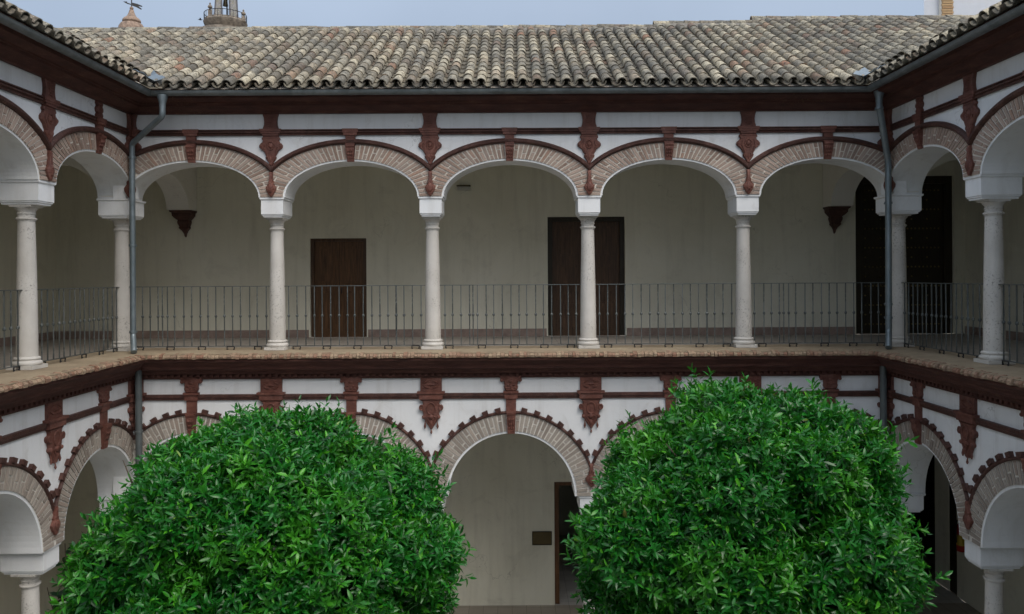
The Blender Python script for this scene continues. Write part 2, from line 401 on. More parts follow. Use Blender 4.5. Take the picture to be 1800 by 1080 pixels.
# ------------------------------------------------------------------ plan of the courtyard (z measured from eye level, roots sit at z = E)
B = 2.73; HB = B / 2
CX = 2.5 * B                 # 6.825 corner column axis
CY = 13.85                   # axis of the far arcade
G = 2.75                     # gallery width, axis to rear wall
YU, YL = 0.30, 0.35          # projection of the wall faces in front of the axis
ZF = -1.27                   # upper floor
ZG = -E
SIDE = 3                     # bays built on the side wings
LEN = SIDE * B + 0.4
WINGS = {
    'back': dict(loc=(0, CY, E), rz=0.0, bays=[k * B for k in (-2, -1, 0, 1, 2)], cols=[k * B + HB for k in (-2, -1, 0, 1)]),
    'left': dict(loc=(-CX, CY, E), rz=R(90), bays=[-HB - k * B for k in range(SIDE)], cols=[-B * (k + 1) for k in range(SIDE)]),
    'right': dict(loc=(CX, CY, E), rz=R(-90), bays=[HB + k * B for k in range(SIDE)], cols=[B * (k + 1) for k in range(SIDE)]),
}
def ends(wing, yf):
    if wing == 'back': return (lambda p: -(CX - yf - p)), (lambda p: CX - yf - p)
    if wing == 'left': return (lambda p: -LEN), (lambda p: -(yf + p))
    return (lambda p: yf + p), (lambda p: LEN)
def corners(wing, yf):
    return {'back': [-(CX - yf), CX - yf], 'left': [-yf], 'right': [yf]}[wing]
def inside(wing, yf, x):      # is x on the visible face of that wing
    return {'back': abs(x) < CX - yf, 'left': x < -yf, 'right': x > yf}[wing]

# ground
gm = MB(); gm.add([(-400, -400, 0), (400, -400, 0), (400, 900, 0), (-400, 900, 0)], [(0, 1, 2, 3)])
tag(gm.build('ground', M['ground'], None, (0, 0, -0.02)), kind='structure')
gm = MB(); gm.add([(-CX - G, 2, 0), (CX + G, 2, 0), (CX + G, CY + G + 6, 0), (-CX - G, CY + G + 6, 0)], [(0, 1, 2, 3)])
tag(gm.build('courtyard_pavement', M['paving'], None, (0, 0, -0.008)), kind='structure')
def ring_floor(name, mat, z0, z1, inner_off, o2=0.0):
    m = MB()
    yi = CY + inner_off; xi = CX + inner_off; xo = CX + G - o2; yo = CY + G - o2; y0 = CY - LEN
    m.box(-xo, xo, yi, yo, z0, z1); m.box(-xo, -xi, y0, yi, z0, z1); m.box(xi, xo, y0, yi, z0, z1)
    return tag(m.build(name, mat, None, (0, 0, E)), kind='structure')
ring_floor('gallery_floor', M['floor_low'], ZG - 0.1, ZG + 0.004, -0.6)
ring_floor('gallery_floor', M['floor_up'], -1.55, ZF - 0.006, 0.2)
ring_floor('ceiling', M['cream'], 2.72, 2.82, 0.2)

# ------------------------------------------------------------------ arcades
def ell(cx, a, b, zs, t): return (cx + a * math.cos(t), zs + b * math.sin(t))
def arch_wall(mb, centres, a, b, zs, ztop, y0, y1, x0, x1, n=40):
    cs = sorted(centres); xs = x0
    def vquad(xa, za, xb, zb):
        for y in (y0, y1):
            mb.add([(xa, y, za), (xb, y, zb), (xb, y, ztop), (xa, y, ztop)], [(0, 1, 2, 3)])
        mb.add([(xa, y0, za), (xb, y0, zb), (xb, y1, zb), (xa, y1, za)], [(0, 1, 2, 3)])
        mb.add([(xa, y0, ztop), (xb, y0, ztop), (xb, y1, ztop), (xa, y1, ztop)], [(0, 1, 2, 3)])
    for c in cs:
        if c - a > xs + 1e-4: vquad(xs, zs, c - a, zs)
        pts = [ell(c, a, b, zs, math.pi * (1 - i / n)) for i in range(n + 1)]
        for p, q in zip(pts, pts[1:]): vquad(p[0], p[1], q[0], q[1])
        xs = c + a
    if x1 > xs + 1e-4: vquad(xs, zs, x1, zs)
    mb.add([(x0, y0, zs), (x0, y1, zs), (x0, y1, ztop), (x0, y0, ztop)], [(0, 1, 2, 3)])
    mb.add([(x1, y0, zs), (x1, y1, zs), (x1, y1, ztop), (x1, y0, ztop)], [(0, 1, 2, 3)])

def course_params(a, b, n):
    ts = np.linspace(0, math.pi, 2001); x = a * np.cos(ts); z = b * np.sin(ts)
    s = np.concatenate([[0], np.cumsum(np.hypot(np.diff(x), np.diff(z)))])
    return np.interp(np.linspace(0, s[-1], n + 1), s, ts)

UP = dict(yf=YU, zs=1.37, a=1.14, b=0.615, ia=1.172, ib=0.645, oa=1.53, ob=0.90, n=46, ztop=3.08, mat='brick', mortar='mortar', key=0.085)
LO = dict(yf=YL, zs=-3.785, a=1.085, b=1.085, ia=1.122, ib=1.122, oa=1.42, ob=1.42, n=54, ztop=-1.36, mat='brick_low', mortar='mortar2', key=0.085)

def ring_geometry(P):
    """voussoir bricks of one arch, relative to the bay centre: list of (mesh verts, centre x, area)"""
    ts = course_params((P['ia'] + P['oa']) / 2, (P['ib'] + P['ob']) / 2, P['n'])
    rnd = random.Random(11); out = []; lim = HB - 0.012
    pitch = abs(ts[1] - ts[0])
    for k in range(P['n']):
        t0, t1 = ts[k], ts[k + 1]; g = (t1 - t0) * 0.16
        t0 += g + rnd.uniform(-.02, .02) * (t1 - t0); t1 -= g
        pat = k % 4
        if pat == 1: cuts = [0.0, 0.60 + rnd.uniform(-.06, .06), 1.0]
        elif pat == 3: cuts = [0.0, 0.36 + rnd.uniform(-.06, .06), 1.0]
        else: cuts = [0.0, 1.0]
        for j in range(len(cuts) - 1):
            r0, r1 = cuts[j], cuts[j + 1]
            if j > 0: r0 += 0.028
            if j < len(cuts) - 2: r1 -= 0.028
            r0 += 0.012; r1 -= 0.012
            def pt(t, r):
                I = ell(0, P['ia'], P['ib'], 0, t); O = ell(0, P['oa'], P['ob'], 0, t)
                mx = 1.0
                if abs(O[0]) > lim: mx = max(0.0, (lim - abs(I[0])) / (abs(O[0]) - abs(I[0])))
                rr = min(r, mx)
                return (I[0] + (O[0] - I[0]) * rr, I[1] + (O[1] - I[1]) * rr)
            q = [pt(t0, r0), pt(t0, r1), pt(t1, r1), pt(t1, r0)]
            cx = sum(p[0] for p in q) / 4; cz = sum(p[1] for p in q) / 4
            ar = abs(sum(q[i][0] * q[(i + 1) % 4][1] - q[(i + 1) % 4][0] * q[i][1] for i in range(4))) / 2
            if ar < 0.0015: continue
            if abs(cx) < P['key']: continue
            out.append((q, cx, cz, ar))
    return out

def hood_path(P, d, n=48, lim=HB):
    """points of the curve at distance d outside the bricks, cut at the bay line"""
    pts = []
    for i in range(n + 1):
        t = math.pi * i / n
        x, z = ell(0, P['oa'] + d, P['ob'] + d, P['zs'], t)
        pts.append((x, z, t))
    return [p for p in pts if abs(p[0]) <= lim + 1e-6]

def cut_path(P, d, x_lo, x_hi, n=64):
    A, Bq = P['oa'] + d, P['ob'] + d
    th = lambda x: math.acos(max(-1, min(1, x / A)))
    t0, t1 = th(x_hi), th(x_lo)
    return [ell(0, A, Bq, P['zs'], t0 + (t1 - t0) * i / n) for i in range(n + 1)]

def hood_mesh(P, x_lo, x_hi, d0, d1, proj):
    """moulding swept along the extrados, x limits relative to the bay centre"""
    mb = MB(); prof = [(d0, 0.0), (d0, proj * 0.55), (d0 + (d1 - d0) * 0.3, proj * 0.95), (d0 + (d1 - d0) * 0.65, proj), (d1, proj * 0.6), (d1, 0.0)]
    n = 56; rows = []
    for d, p in prof:
        rows.append([(x, -P['yf'] + 0.004 - p, z) for x, z in cut_path(P, d, x_lo, x_hi, n)])
    vs = [v for r in rows for v in r]; fs = []; L = n + 1
    for a in range(len(rows)):
        b2 = (a + 1) % len(rows)
        for i in range(n): fs.append((a * L + i, a * L + i + 1, b2 * L + i + 1, b2 * L + i))
    fs.append(tuple(a * L for a in range(len(rows)))); fs.append(tuple(a * L + n for a in reversed(range(len(rows)))))
    return mb.add(vs, fs)

K = 1 / 3.6 / 102.2
def relief_pendant_upper(yf):
    """scrolled plaque below the upper string course, pointed at its foot"""
    m = MB(); y = -yf
    zp = lambda q: 2.53 - (q - 812) * K
    half = [(48, 836), (50, 858), (57, 864), (58, 872), (50, 880), (54, 892), (66, 900), (74, 912), (73, 926), (62, 936), (46, 948), (38, 965), (29, 978), (34, 988), (31, 997), (20, 1012), (13, 1024), (8, 1040)]
    m.sym([(h * K, zp(q)) for h, q in half], 0, y - 0.035, y + 0.003, inset=0.9, y_in=y - 0.05)
    ring = [(0.058 * math.cos(a), y - 0.054, zp(915) + 0.068 * math.sin(a)) for a in [2 * math.pi * i / 18 for i in range(19)]]
    m.tube(ring, 0.011, 6, cap=False)
    m.blob((0, y - 0.05, zp(915)), (0.038, 0.02, 0.047))
    for sx in (-1, 1):
        m.blob((sx * 0.165, y - 0.045, zp(915)), (0.028, 0.02, 0.032), 8, 5)
        m.blob((sx * 0.05, y - 0.047, zp(985)), (0.025, 0.016, 0.03), 8, 5)
        m.tube([(sx * 0.09, y - 0.05, zp(890)), (sx * 0.115, y - 0.055, zp(925)), (sx * 0.08, y - 0.05, zp(955)), (sx * 0.03, y - 0.05, zp(1000))], 0.01, 6)
    m.blob((0, y - 0.047, zp(1000)), (0.018, 0.016, 0.05), 8, 5)
    m.box(-0.115, 0.115, y - 0.058, y - 0.03, zp(866), zp(858))
    return m
def relief_block_upper(yf):
    m = MB(); y = -yf
    zz = lambda f: 2.532 + (2.80 - 2.532) * f
    half = [(0.132, zz(1.0)), (0.13, zz(0.92)), (0.115, zz(0.75)), (0.107, zz(0.5)), (0.112, zz(0.28)), (0.128, zz(0.1)), (0.132, zz(0))]
    m.sym(half, 0, y - 0.05, y + 0.003, inset=0.86, y_in=y - 0.062)
    for i in range(5):
        z = zz(0.2 + 0.15 * i)
        m.tube([(-0.05, y - 0.065, z), (0, y - 0.072, z - 0.012), (0.05, y - 0.065, z)], 0.008, 5)
    return m
def relief_lobes(yf):
    m = MB(); y = -yf
    zz = lambda f: 2.532 + (2.80 - 2.532) * f
    half = [(0.075, zz(1)), (0.085, zz(0.85)), (0.06, zz(0.72)), (0.095, zz(0.55)), (0.09, zz(0.4)), (0.06, zz(0.3)), (0.09, zz(0.15)), (0.07, zz(0))]
    m.sym(half, 0, y - 0.04, y + 0.003, inset=0.82, y_in=y - 0.055)
    m.blob((0, y - 0.055, zz(0.6)), (0.035, 0.02, 0.05), 8, 5); m.blob((0, y - 0.05, zz(0.25)), (0.025, 0.018, 0.035), 8, 5)
    return m
def console(yf, z1, z0, w1, w0, p1, p0):
    """keystone bracket: projects most at its head, scrolled in under the front"""
    m = MB(); y = -yf; h = z1 - z0
    prof = [(p1, z1), (p1 * 1.02, z1 - 0.12 * h), (p1 * 0.86, z1 - 0.2 * h), (p1 * 0.9, z1 - 0.32 * h), (p1 * 0.72, z1 - 0.5 * h), (p1 * 0.5, z1 - 0.68 * h), (p0 * 1.3, z1 - 0.85 * h), (p0, z0)]
    n = len(prof); vs = []; fs = []
    for sx in (-1, 1):
        for p, z in prof:
            hw = w0 + (w1 - w0) * (z - z0) / h
            vs.append((sx * hw, y - p, z))
        for p, z in prof:
            hw = w0 + (w1 - w0) * (z - z0) / h
            vs.append((sx * hw, y + 0.003, z))
    o = 2 * n
    for i in range(n - 1):
        fs += [(i, i + 1, o + i + 1, o + i), (n + i, n + i + 1, i + 1, i), (o + i, o + i + 1, o + n + i + 1, o + n + i), (n + i, o + n + i, o + n + i + 1, n + i + 1)]
    fs += [(0, o, o + n, n), (n - 1, 2 * n - 1, o + 2 * n - 1, o + n - 1)]
    m.add(vs, fs)
    for i in range(3):
        for sx in (-1, 0, 1):
            f = 0.35 + 0.2 * i; z = z1 - f * h
            p = np.interp(f, [0, 0.32, 0.5, 0.68, 0.85, 1], [p1, p1 * 0.9, p1 * 0.72, p1 * 0.5, p0 * 1.3, p0])
            m.blob((sx * w0 * 0.6, y - p, z), (0.016, 0.014, 0.022), 6, 4)
    return m
def relief_bud(yf, zt, zb, w):
    m = MB(); y = -yf; h = zt - zb
    half = [(w * 0.35, zt), (w * 0.3, zt - 0.3 * h), (w * 0.5, zt - 0.38 * h), (w * 0.45, zt - 0.46 * h), (w, zt - 0.62 * h), (w * 0.95, zt - 0.72 * h), (w * 0.5, zt - 0.88 * h), (w * 0.12, zb)]
    m.sym(half, 0, y - 0.035, y + 0.003, inset=0.75, y_in=y - 0.05)
    m.blob((0, y - 0.045, zt - 0.66 * h), (w * 0.55, 0.028, 0.2 * h), 8, 6)
    for sx in (-1, 1): m.blob((sx * w * 0.55, y - 0.04, zt - 0.66 * h), (w * 0.25, 0.018, 0.12 * h), 6, 4)
    return m
KL = 1 / 6.92 / 103
def relief_pendant_lower(yf):
    m = MB(); y = -yf
    zp = lambda q: -1.73 - (q - 235) * KL
    half = [(142, 500), (118, 512), (105, 530), (100, 560), (112, 572), (128, 570), (143, 585), (146, 605), (135, 630), (105, 642), (100, 665), (95, 690), (107, 705), (110, 722), (96, 738), (75, 752), (62, 780), (52, 800), (30, 830), (14, 860)]
    m.sym([(h * KL, zp(q)) for h, q in half], 0, y - 0.045, y + 0.003, inset=0.88, y_in=y - 0.062)
    ring = [(0.072 * math.cos(a), y - 0.066, zp(612) + 0.098 * math.sin(a)) for a in [2 * math.pi * i / 20 for i in range(21)]]
    m.tube(ring, 0.013, 6, cap=False)
    for sx in (-1, 1):
        sp = [(sx * (0.165 + 0.032 * math.cos(a)), y - 0.06, zp(600) + 0.042 * math.sin(a)) for a in [2 * math.pi * i / 12 for i in range(13)]]
        m.tube(sp, 0.013, 6, cap=False)
        m.blob((sx * 0.13, y - 0.055, zp(715)), (0.03, 0.025, 0.032), 8, 5)
        m.tube([(sx * 0.03, y - 0.06, zp(700)), (sx * 0.08, y - 0.07, zp(720)), (sx * 0.03, y - 0.07, zp(770)), (0, y - 0.06, zp(810))], 0.012, 6)
        m.tube([(sx * 0.10, y - 0.02, zp(745)), (sx * 0.105, y - 0.04, zp(790)), (sx * 0.108, y - 0.04, zp(830)), (sx * 0.108, y - 0.04, zp(858))], [0.008, 0.01, 0.02, 0.008], 7)
    m.tube([(0, y - 0.03, zp(850)), (0, y - 0.04, zp(880)), (0, y - 0.04, zp(905)), (0, y - 0.04, zp(924))], [0.008, 0.01, 0.019, 0.006], 7)
    m.blob((0, y - 0.06, zp(712)), (0.05, 0.03, 0.045), 10, 6)
    m.blob((0, y - 0.06, zp(790)), (0.035, 0.025, 0.05), 8, 5)
    return m
def relief_block_lower(yf):
    m = MB(); y = -yf
    m.box(-0.182, 0.182, y - 0.045, y + 0.003, -1.965, -1.70)
    m.box(-0.235, 0.235, y - 0.105, y + 0.003, -2.005, -1.966)
    m.sym([(0.215, -2.007), (0.2, -2.05), (0.198, -2.10)], 0, y - 0.085, y + 0.003)
    e = -1.85
    for sx in (-1, 1):
        for sz in (-1, 1):
            m.tube([(sx * 0.035, y - 0.047, e + sz * 0.062), (sx * 0.085, y - 0.056, e + sz * 0.045), (sx * 0.135, y - 0.047, e + sz * 0.012)], [0.006, 0.014, 0.006], 6)
    m.add([(-0.08, y - 0.046, e - 0.005), (0, y - 0.07, e - 0.005), (0.08, y - 0.046, e - 0.005), (0, y - 0.046, e + 0.03), (0, y - 0.046, e - 0.04)], [(0, 1, 3), (1, 2, 3), (1, 0, 4), (2, 1, 4)])
    return m
def relief_mask_block(yf):
    """flared capital with side scrolls over each lower keystone, with its little pilaster"""
    m = MB(); y = -yf
    half = [(0.18, -1.70), (0.182, -1.775), (0.165, -1.80), (0.135, -1.785), (0.118, -1.82), (0.112, -1.87), (0.122, -1.90), (0.108, -1.94), (0.085, -1.966)]
    m.sym(half, 0, y - 0.05, y + 0.003, inset=0.85, y_in=y - 0.065)
    for sx in (-1, 1):
        m.blob((sx * 0.16, y - 0.05, -1.785), (0.03, 0.026, 0.028), 8, 5); m.blob((sx * 0.05, y - 0.06, -1.86), (0.028, 0.02, 0.02), 8, 5)
        m.blob((sx * 0.07, y - 0.06, -1.91), (0.03, 0.02, 0.025), 8, 5)
    m.blob((0, y - 0.062, -1.80), (0.045, 0.02, 0.03), 8, 5); m.blob((0, y - 0.06, -1.90), (0.022, 0.022, 0.035), 8, 5)
    m.box(-0.13, 0.13, y - 0.085, y + 0.003, -2.005, -1.967)
    m.box(-0.112, 0.112, y - 0.06, y + 0.003, -2.10, -2.006)
    m.box(-0.086, 0.086, y - 0.04, y + 0.003, -2.31, -2.101)
    return m

MESH = {}
def shared(key, fn, mat, smooth=35):
    if key not in MESH: MESH[key] = fn().mesh(key, M[mat], smooth)
    return MESH[key]

def build_bricks(P, wing, root, nm, rnd):
    geo = shared_ring.setdefault(P['mat'], ring_geometry(P))
    yf = P['yf']; todo = []
    for bi, c in enumerate(WINGS[wing]['bays']):
        # bed of mortar behind the bricks, one per arch
        mb = MB(); n = 48; lim = HB - 0.002; fr = []; 
        for i in range(n + 1):
            t = math.pi * i / n
            I = ell(0, P['ia'], P['ib'], P['zs'], t); O = ell(0, P['oa'] + 0.02, P['ob'] + 0.02, P['zs'], t)
            mx = 1.0
            if abs(O[0]) > lim: mx = (lim - abs(I[0])) / (abs(O[0]) - abs(I[0]))
            fr.append((I, (I[0] + (O[0] - I[0]) * mx, I[1] + (O[1] - I[1]) * mx)))
        keep = [f for f in fr if inside(wing, yf, c + f[0][0])]
        vs = []; fs = []
        for I, O in keep:
            vs += [(I[0], -yf - 0.006, I[1]), (O[0], -yf - 0.006, O[1]), (I[0], -yf + 0.01, I[1])]
        for i in range(len(keep) - 1):
            a = 3 * i; fs += [(a, a + 3, a + 4, a + 1), (a, a + 2, a + 5, a + 3)]
        mb.add(vs, fs)
        ring = mb.build('brick_arch', M[P['mortar']], root, (c, 0, 0))
        for k, (q, cx, cz, ar) in enumerate(geo):
            if not inside(wing, yf, c + cx + (0.03 if cx > 0 else -0.03)): continue
            todo.append((ar, k, c, ring))
    todo.sort(key=lambda z: -z[0])
    for ar, k, c, ring in todo[:300]:
        key = (P['mat'], k)
        if key not in MESH:
            q, cx, cz, _ = geo[k]; m = MB()
            out = [(x - cx, z - cz) for x, z in q]
            m.prism(out, -0.012, 0.0)
            MESH[key] = m.mesh('brick', M[P['mat']])
        q, cx, cz, _ = geo[k]
        put('brick', MESH[key], ring, (cx, -yf - 0.006 + 0.002 - rnd.uniform(0, 0.006), cz + P['zs']))
    rest = todo[300:]
    if rest:
        m = MB()
        for ar, k, c, ring in rest:
            q = geo[k][0]; d = rnd.uniform(0, 0.006)
            m.prism([(x + c, z + P['zs']) for x, z in q], -yf - 0.016 - d, -yf - 0.004)
        tag(m.build('small_bricks', M[P['mat']], root), kind='stuff')
shared_ring = {}

ARC_LABEL = {
    ('back', 'u'): 'white upper arcade wall with five brick arches on the facade facing the viewer',
    ('left', 'u'): 'white upper arcade wall receding along the left side of the courtyard',
    ('right', 'u'): 'white upper arcade wall receding along the right side of the courtyard',
    ('back', 'l'): 'white lower arcade wall behind the two trees, with tooth-edged grey brick arches',
    ('left', 'l'): 'white lower arcade wall with toothed arches receding along the left side',
    ('right', 'l'): 'white lower arcade wall with toothed arches receding along the shaded right side',
}
def upper_arcade(wing):
    W = WINGS[wing]; P = UP; yf = P['yf']; rnd = random.Random(hash(wing) % 97)
    root = thing('upper_arcade', ARC_LABEL[(wing, 'u')], 'arcade', W['loc'], W['rz'], 'upper arcade walls round the courtyard')
    xs, xe = ends(wing, yf)
    m = MB(); x0, x1 = {'back': (-CX, CX), 'left': (-LEN, 0), 'right': (0, LEN)}[wing]
    arch_wall(m, W['bays'], P['a'], P['b'], P['zs'], P['ztop'] + (0.002 if wing == 'back' else 0), -yf, 0.3, x0, x1)
    m.build('wall', M['white'], root, weld=True)
    build_bricks(P, wing, root, 'u', rnd)
    cs = corners(wing, yf)
    lo = -1e9 if wing != 'back' and wing != 'right' else min(cs); hi = 1e9 if wing == 'right' else max(cs)
    if wing == 'left': lo = -1e9
    for c in W['bays']:
        xl = max(-HB, lo - c); xh = min(HB, hi - c)
        hood_mesh(P, xl, xh, 0.006, 0.092, 0.075).build('hood_mould', M['hood'], root, (c, 0, 0), smooth=40)
        # keystone bracket and the neck joining it to the string course
        put('keystone', shared('ukey', lambda: console(yf, 2.262, 1.972, 0.080, 0.060, 0.10, 0.03), 'terra'), root, (c, 0, 0))
        nk = lambda: MB().box(-0.080, 0.080, -yf - 0.06, -yf + 0.003, 2.262, 2.425)
        put('keystone_neck', shared('uneck', nk, 'terra'), root, (c, 0, 0))
        put('string_cap', shared('ucap', lambda: MB().box(-0.135, 0.135, -yf - 0.082, -yf + 0.003, 2.47, 2.535).box(-0.115, 0.115, -yf - 0.075, -yf + 0.003, 2.424, 2.469), 'terra'), root, (c, 0, 0))
        if wing != 'back': put('ornament', shared('ulobe', lambda: relief_lobes(yf), 'terra'), root, (c, 0, 0))
    for i, x in enumerate(list(W['cols']) + cs):
        put('pendant', shared('upend', lambda: relief_pendant_upper(yf), 'terra'), root, (x, 0, 0))
        put('ornament_block', shared('ublock', lambda: relief_block_upper(yf), 'terra'), root, (x, 0, 0))
        put('string_cap', shared('ucap2', lambda: MB().box(-0.185, 0.185, -yf - 0.084, -yf + 0.003, 2.49, 2.537).box(-0.165, 0.165, -yf - 0.077, -yf + 0.003, 2.457, 2.489).box(-0.135, 0.135, -yf - 0.068, -yf + 0.003, 2.42, 2.456), 'terra'), root, (x, 0, 0))
        put('bud', shared('ubud', lambda: relief_bud(yf, 1.80, 1.375, 0.088), 'terra'), root, (x, -0.016, 0))
    prof = [(-0.01, 2.43), (0.04, 2.43), (0.048, 2.452), (0.035, 2.458), (0.06, 2.475), (0.062, 2.497), (0.045, 2.503), (0.068, 2.512), (0.07, 2.528), (-0.01, 2.532)]
    MB().run(prof, yf, xs, xe).build('string_course', M['hood'], root)
    prof = [(-0.01, 2.80), (0.06, 2.80), (0.075, 2.825), (0.10, 2.835), (0.27, 2.885), (0.275, 2.92), (0.30, 2.925), (0.31, 2.945), (0.49, 2.975), (0.50, 3.02), (0.53, 3.04), (0.64, 3.075), (0.64, 3.095), (-0.01, 3.10)]
    MB().run(prof, yf, xs, xe).build('cornice', M['cornice'], root)
    return root

def lower_arcade(wing):
    W = WINGS[wing]; P = LO; yf = P['yf']; rnd = random.Random(hash(wing + 'l') % 97)
    root = thing('lower_arcade', ARC_LABEL[(wing, 'l')], 'arcade', W['loc'], W['rz'], 'lower arcade walls round the courtyard')
    xs, xe = ends(wing, yf)
    m = MB(); x0, x1 = {'back': (-CX, CX), 'left': (-LEN, 0), 'right': (0, LEN)}[wing]
    arch_wall(m, W['bays'], P['a'], P['b'], P['zs'], P['ztop'] + (0.002 if wing == 'back' else 0), -yf, 0.3, x0, x1)
    m.build('wall', M['white'], root, weld=True)
    build_bricks(P, wing, root, 'l', rnd)
    cs = corners(wing, yf)
    lo = min(cs) if wing in ('back', 'right') else -1e9; hi = max(cs) if wing in ('back', 'left') else 1e9
    ntooth = 21
    for c in W['bays']:
        xl = max(-HB, lo - c); xh = min(HB, hi - c)
        hood_mesh(P, xl, xh, 0.004, 0.052, 0.05).build('hood_mould', M['hood'], root, (c, 0, 0), smooth=40)
        for k in range(ntooth):
            t = math.pi * (k + 0.5) / ntooth
            x, z = ell(0, P['oa'] + 0.062, P['ob'] + 0.062, P['zs'], t)
            if abs(x) > HB - 0.06 or not inside(wing, yf, c + x * 1.03) or abs(x) < 0.12: continue
            key = ('tooth',)
            if key not in MESH:
                mm = MB(); mm.prism([(-0.046, -0.02), (0.046, -0.02), (0.050, 0.052), (-0.050, 0.052)], -0.06, 0.0)
                MESH[key] = mm.mesh('hood_tooth', M['hood'])
            put('hood_tooth', MESH[key], root, (c + x, -yf + 0.003, z), rot=(0, -(t - math.pi / 2) + 0.12 * (1 if t < math.pi / 2 else -1), 0))
        put('keystone', shared('lkey', lambda: console(yf, -2.312, -2.70, 0.082, 0.062, 0.115, 0.045), 'terra'), root, (c, 0, 0))
        put('ornament', shared('lmask', lambda: relief_mask_block(yf), 'terra'), root, (c, 0, 0))
    for x in list(W['cols']) + cs:
        put('pendant', shared('lpend', lambda: relief_pendant_lower(yf), 'terra'), root, (x, 0, 0))
        put('ornament_block', shared('lblock', lambda: relief_block_lower(yf), 'terra'), root, (x, 0, 0))
    for x in W['cols']:
        put('bud', shared('lbud', lambda: relief_bud(yf, -3.22, -3.62, 0.10), 'terra'), root, (x, -0.016, 0))
    MB().run([(-0.01, -2.10), (0.03, -2.10), (0.04, -2.06), (0.055, -2.05), (0.055, -2.005), (-0.01, -2.0)], yf, xs, xe).build('string_course', M['hood'], root)
    prof = [(-0.01, -1.74), (0.045, -1.74), (0.055, -1.70), (0.05, -1.655), (0.13, -1.645), (0.15, -1.60), (0.17, -1.57), (0.26, -1.545), (0.27, -1.50), (0.30, -1.47), (0.36, -1.42), (0.40, -1.40), (0.40, -1.363), (-0.01, -1.361)]
    MB().run(prof, yf, xs, xe).build('cornice', M['cornice'], root)
    # dentil course: small blocks under the cornice
    m = MB(); a, b = xs(0.1), xe(0.1); n = int((b - a) / 0.11)
    for k in range(n):
        x = a + (k + 0.5) * (b - a) / n
        m.box(x - 0.028, x + 0.028, -yf - 0.10, -yf - 0.03, -1.70, -1.648)
    tag(m.build('dentils', M['cornice'], root), kind='stuff')
    # ledge with a rough brick edge
    prof = [(-0.75, -1.36), (0.40, -1.36), (0.41, ZF - 0.008), (-0.75, ZF)]
    MB().run(prof, yf, xs, xe).build('ledge', M['ledge'], root)
    m = MB(); a, b = xs(0.45), xe(0.45); x = a
    while x < b - 0.02:
        wd = rnd.uniform(0.05, 0.075); x2 = min(x + wd, b)
        pj = 0.445 + rnd.uniform(-0.02, 0.012); zt = ZF - 0.006 + rnd.uniform(-0.012, 0.006); zb = -1.352 + rnd.uniform(-0.008, 0.01)
        ti = rnd.uniform(-0.01, 0.01)
        m.add([(x + .003, -yf - pj, zb), (x2 - .003, -yf - pj - ti, zb), (x2 - .003, -yf - 0.2, zb), (x + .003, -yf - 0.2, zb),
               (x + .003, -yf - pj + 0.018, zt - .01), (x2 - .003, -yf - pj + 0.018 - ti, zt - .01), (x2 - .003, -yf - 0.33, zt + .008), (x + .003, -yf - 0.33, zt + .008),
               (x + .003, -yf - pj - 0.004, zt - .04), (x2 - .003, -yf - pj - ti - 0.004, zt - .04)],
              [(0, 1, 2, 3), (4, 5, 6, 7), (0, 1, 9, 8), (8, 9, 5, 4), (1, 2, 6, 5, 9), (2, 3, 7, 6), (3, 0, 8, 4, 7)])
        x = x2
    tag(m.build('coping_bricks', M['coping'], root), kind='stuff')
    return root

for wg in ('back', 'left', 'right'):
    upper_arcade(wg); lower_arcade(wg)

# ------------------------------------------------------------------ columns
def col_meshes(kind):
    if kind == 'u': z0, zcap, zs, yo, dep = ZF, 1.03, 1.37, 0.0, 0.285
    else: z0, zcap, zs, yo, dep = ZG, -4.12, -3.785, -0.025, 0.30
    h = zcap - z0
    base = MB().box(-0.185, 0.185, -0.185, 0.185, 0.0, 0.05)
    base.lathe([(0.178, 0.05), (0.192, 0.065), (0.195, 0.085), (0.185, 0.105), (0.165, 0.112), (0.16, 0.122), (0.168, 0.13), (0.172, 0.145), (0.165, 0.16), (0.148, 0.168)], n=28)
    shaft = MB(); pr = []
    for i in range(15):
        f = i / 14; r = 0.140 - 0.030 * f ** 1.5
        pr.append((r, 0.166 + (h - 0.166 - 0.22) * f))
    pr.append((0.118, h - 0.218)); shaft.lathe(pr, n=28)
    ck = 1.0 if kind == 'u' else 1.12
    cap = MB().lathe([(0.118, h - 0.222), (0.122, h - 0.205), (0.136, h - 0.198), (0.137, h - 0.18), (0.120, h - 0.172), (0.110, h - 0.168), (0.111, h - 0.13), (0.121, h - 0.126), (0.122, h - 0.112), (0.113, h - 0.106), (0.118, h - 0.085), (0.132, h - 0.06), (0.148, h - 0.045), (0.150, h - 0.028)], n=28)
    cap.box(-0.152 * ck, 0.152 * ck, -0.152 * ck, 0.152 * ck, h - 0.028, h + 0.001)
    imp = MB(); H = zs - zcap; z = h
    def ring(prof, hx, hy):
        vs = []; fs = []
        for d, zz in prof:
            vs += [(-hx - d, -hy - d, zz), (hx + d, -hy - d, zz), (hx + d, hy + d, zz), (-hx - d, hy + d, zz)]
        for i in range(len(prof) - 1):
            for k in range(4): fs.append((4 * i + k, 4 * i + (k + 1) % 4, 4 * i + 4 + (k + 1) % 4, 4 * i + 4 + k))
        fs += [(3, 2, 1, 0), tuple(range(4 * len(prof) - 4, 4 * len(prof)))]
        imp.add(vs, fs)
    ring([(-0.03, z + 0.002), (-0.03, z + 0.025), (-0.012, z + 0.032), (-0.012, z + 0.048), (0.0, z + 0.055), (0.0, z + H - 0.045), (0.02, z + H - 0.03), (0.02, z + H - 0.002)], 0.19, dep)
    return dict(base=base.mesh('base', M['marble'], 35), shaft=shaft.mesh('shaft', M['marble'], 35), capital=cap.mesh('capital', M['marble'], 35), impost=imp.mesh('impost', M['white'])), z0, yo
COLM = {k: col_meshes(k) for k in 'ul'}
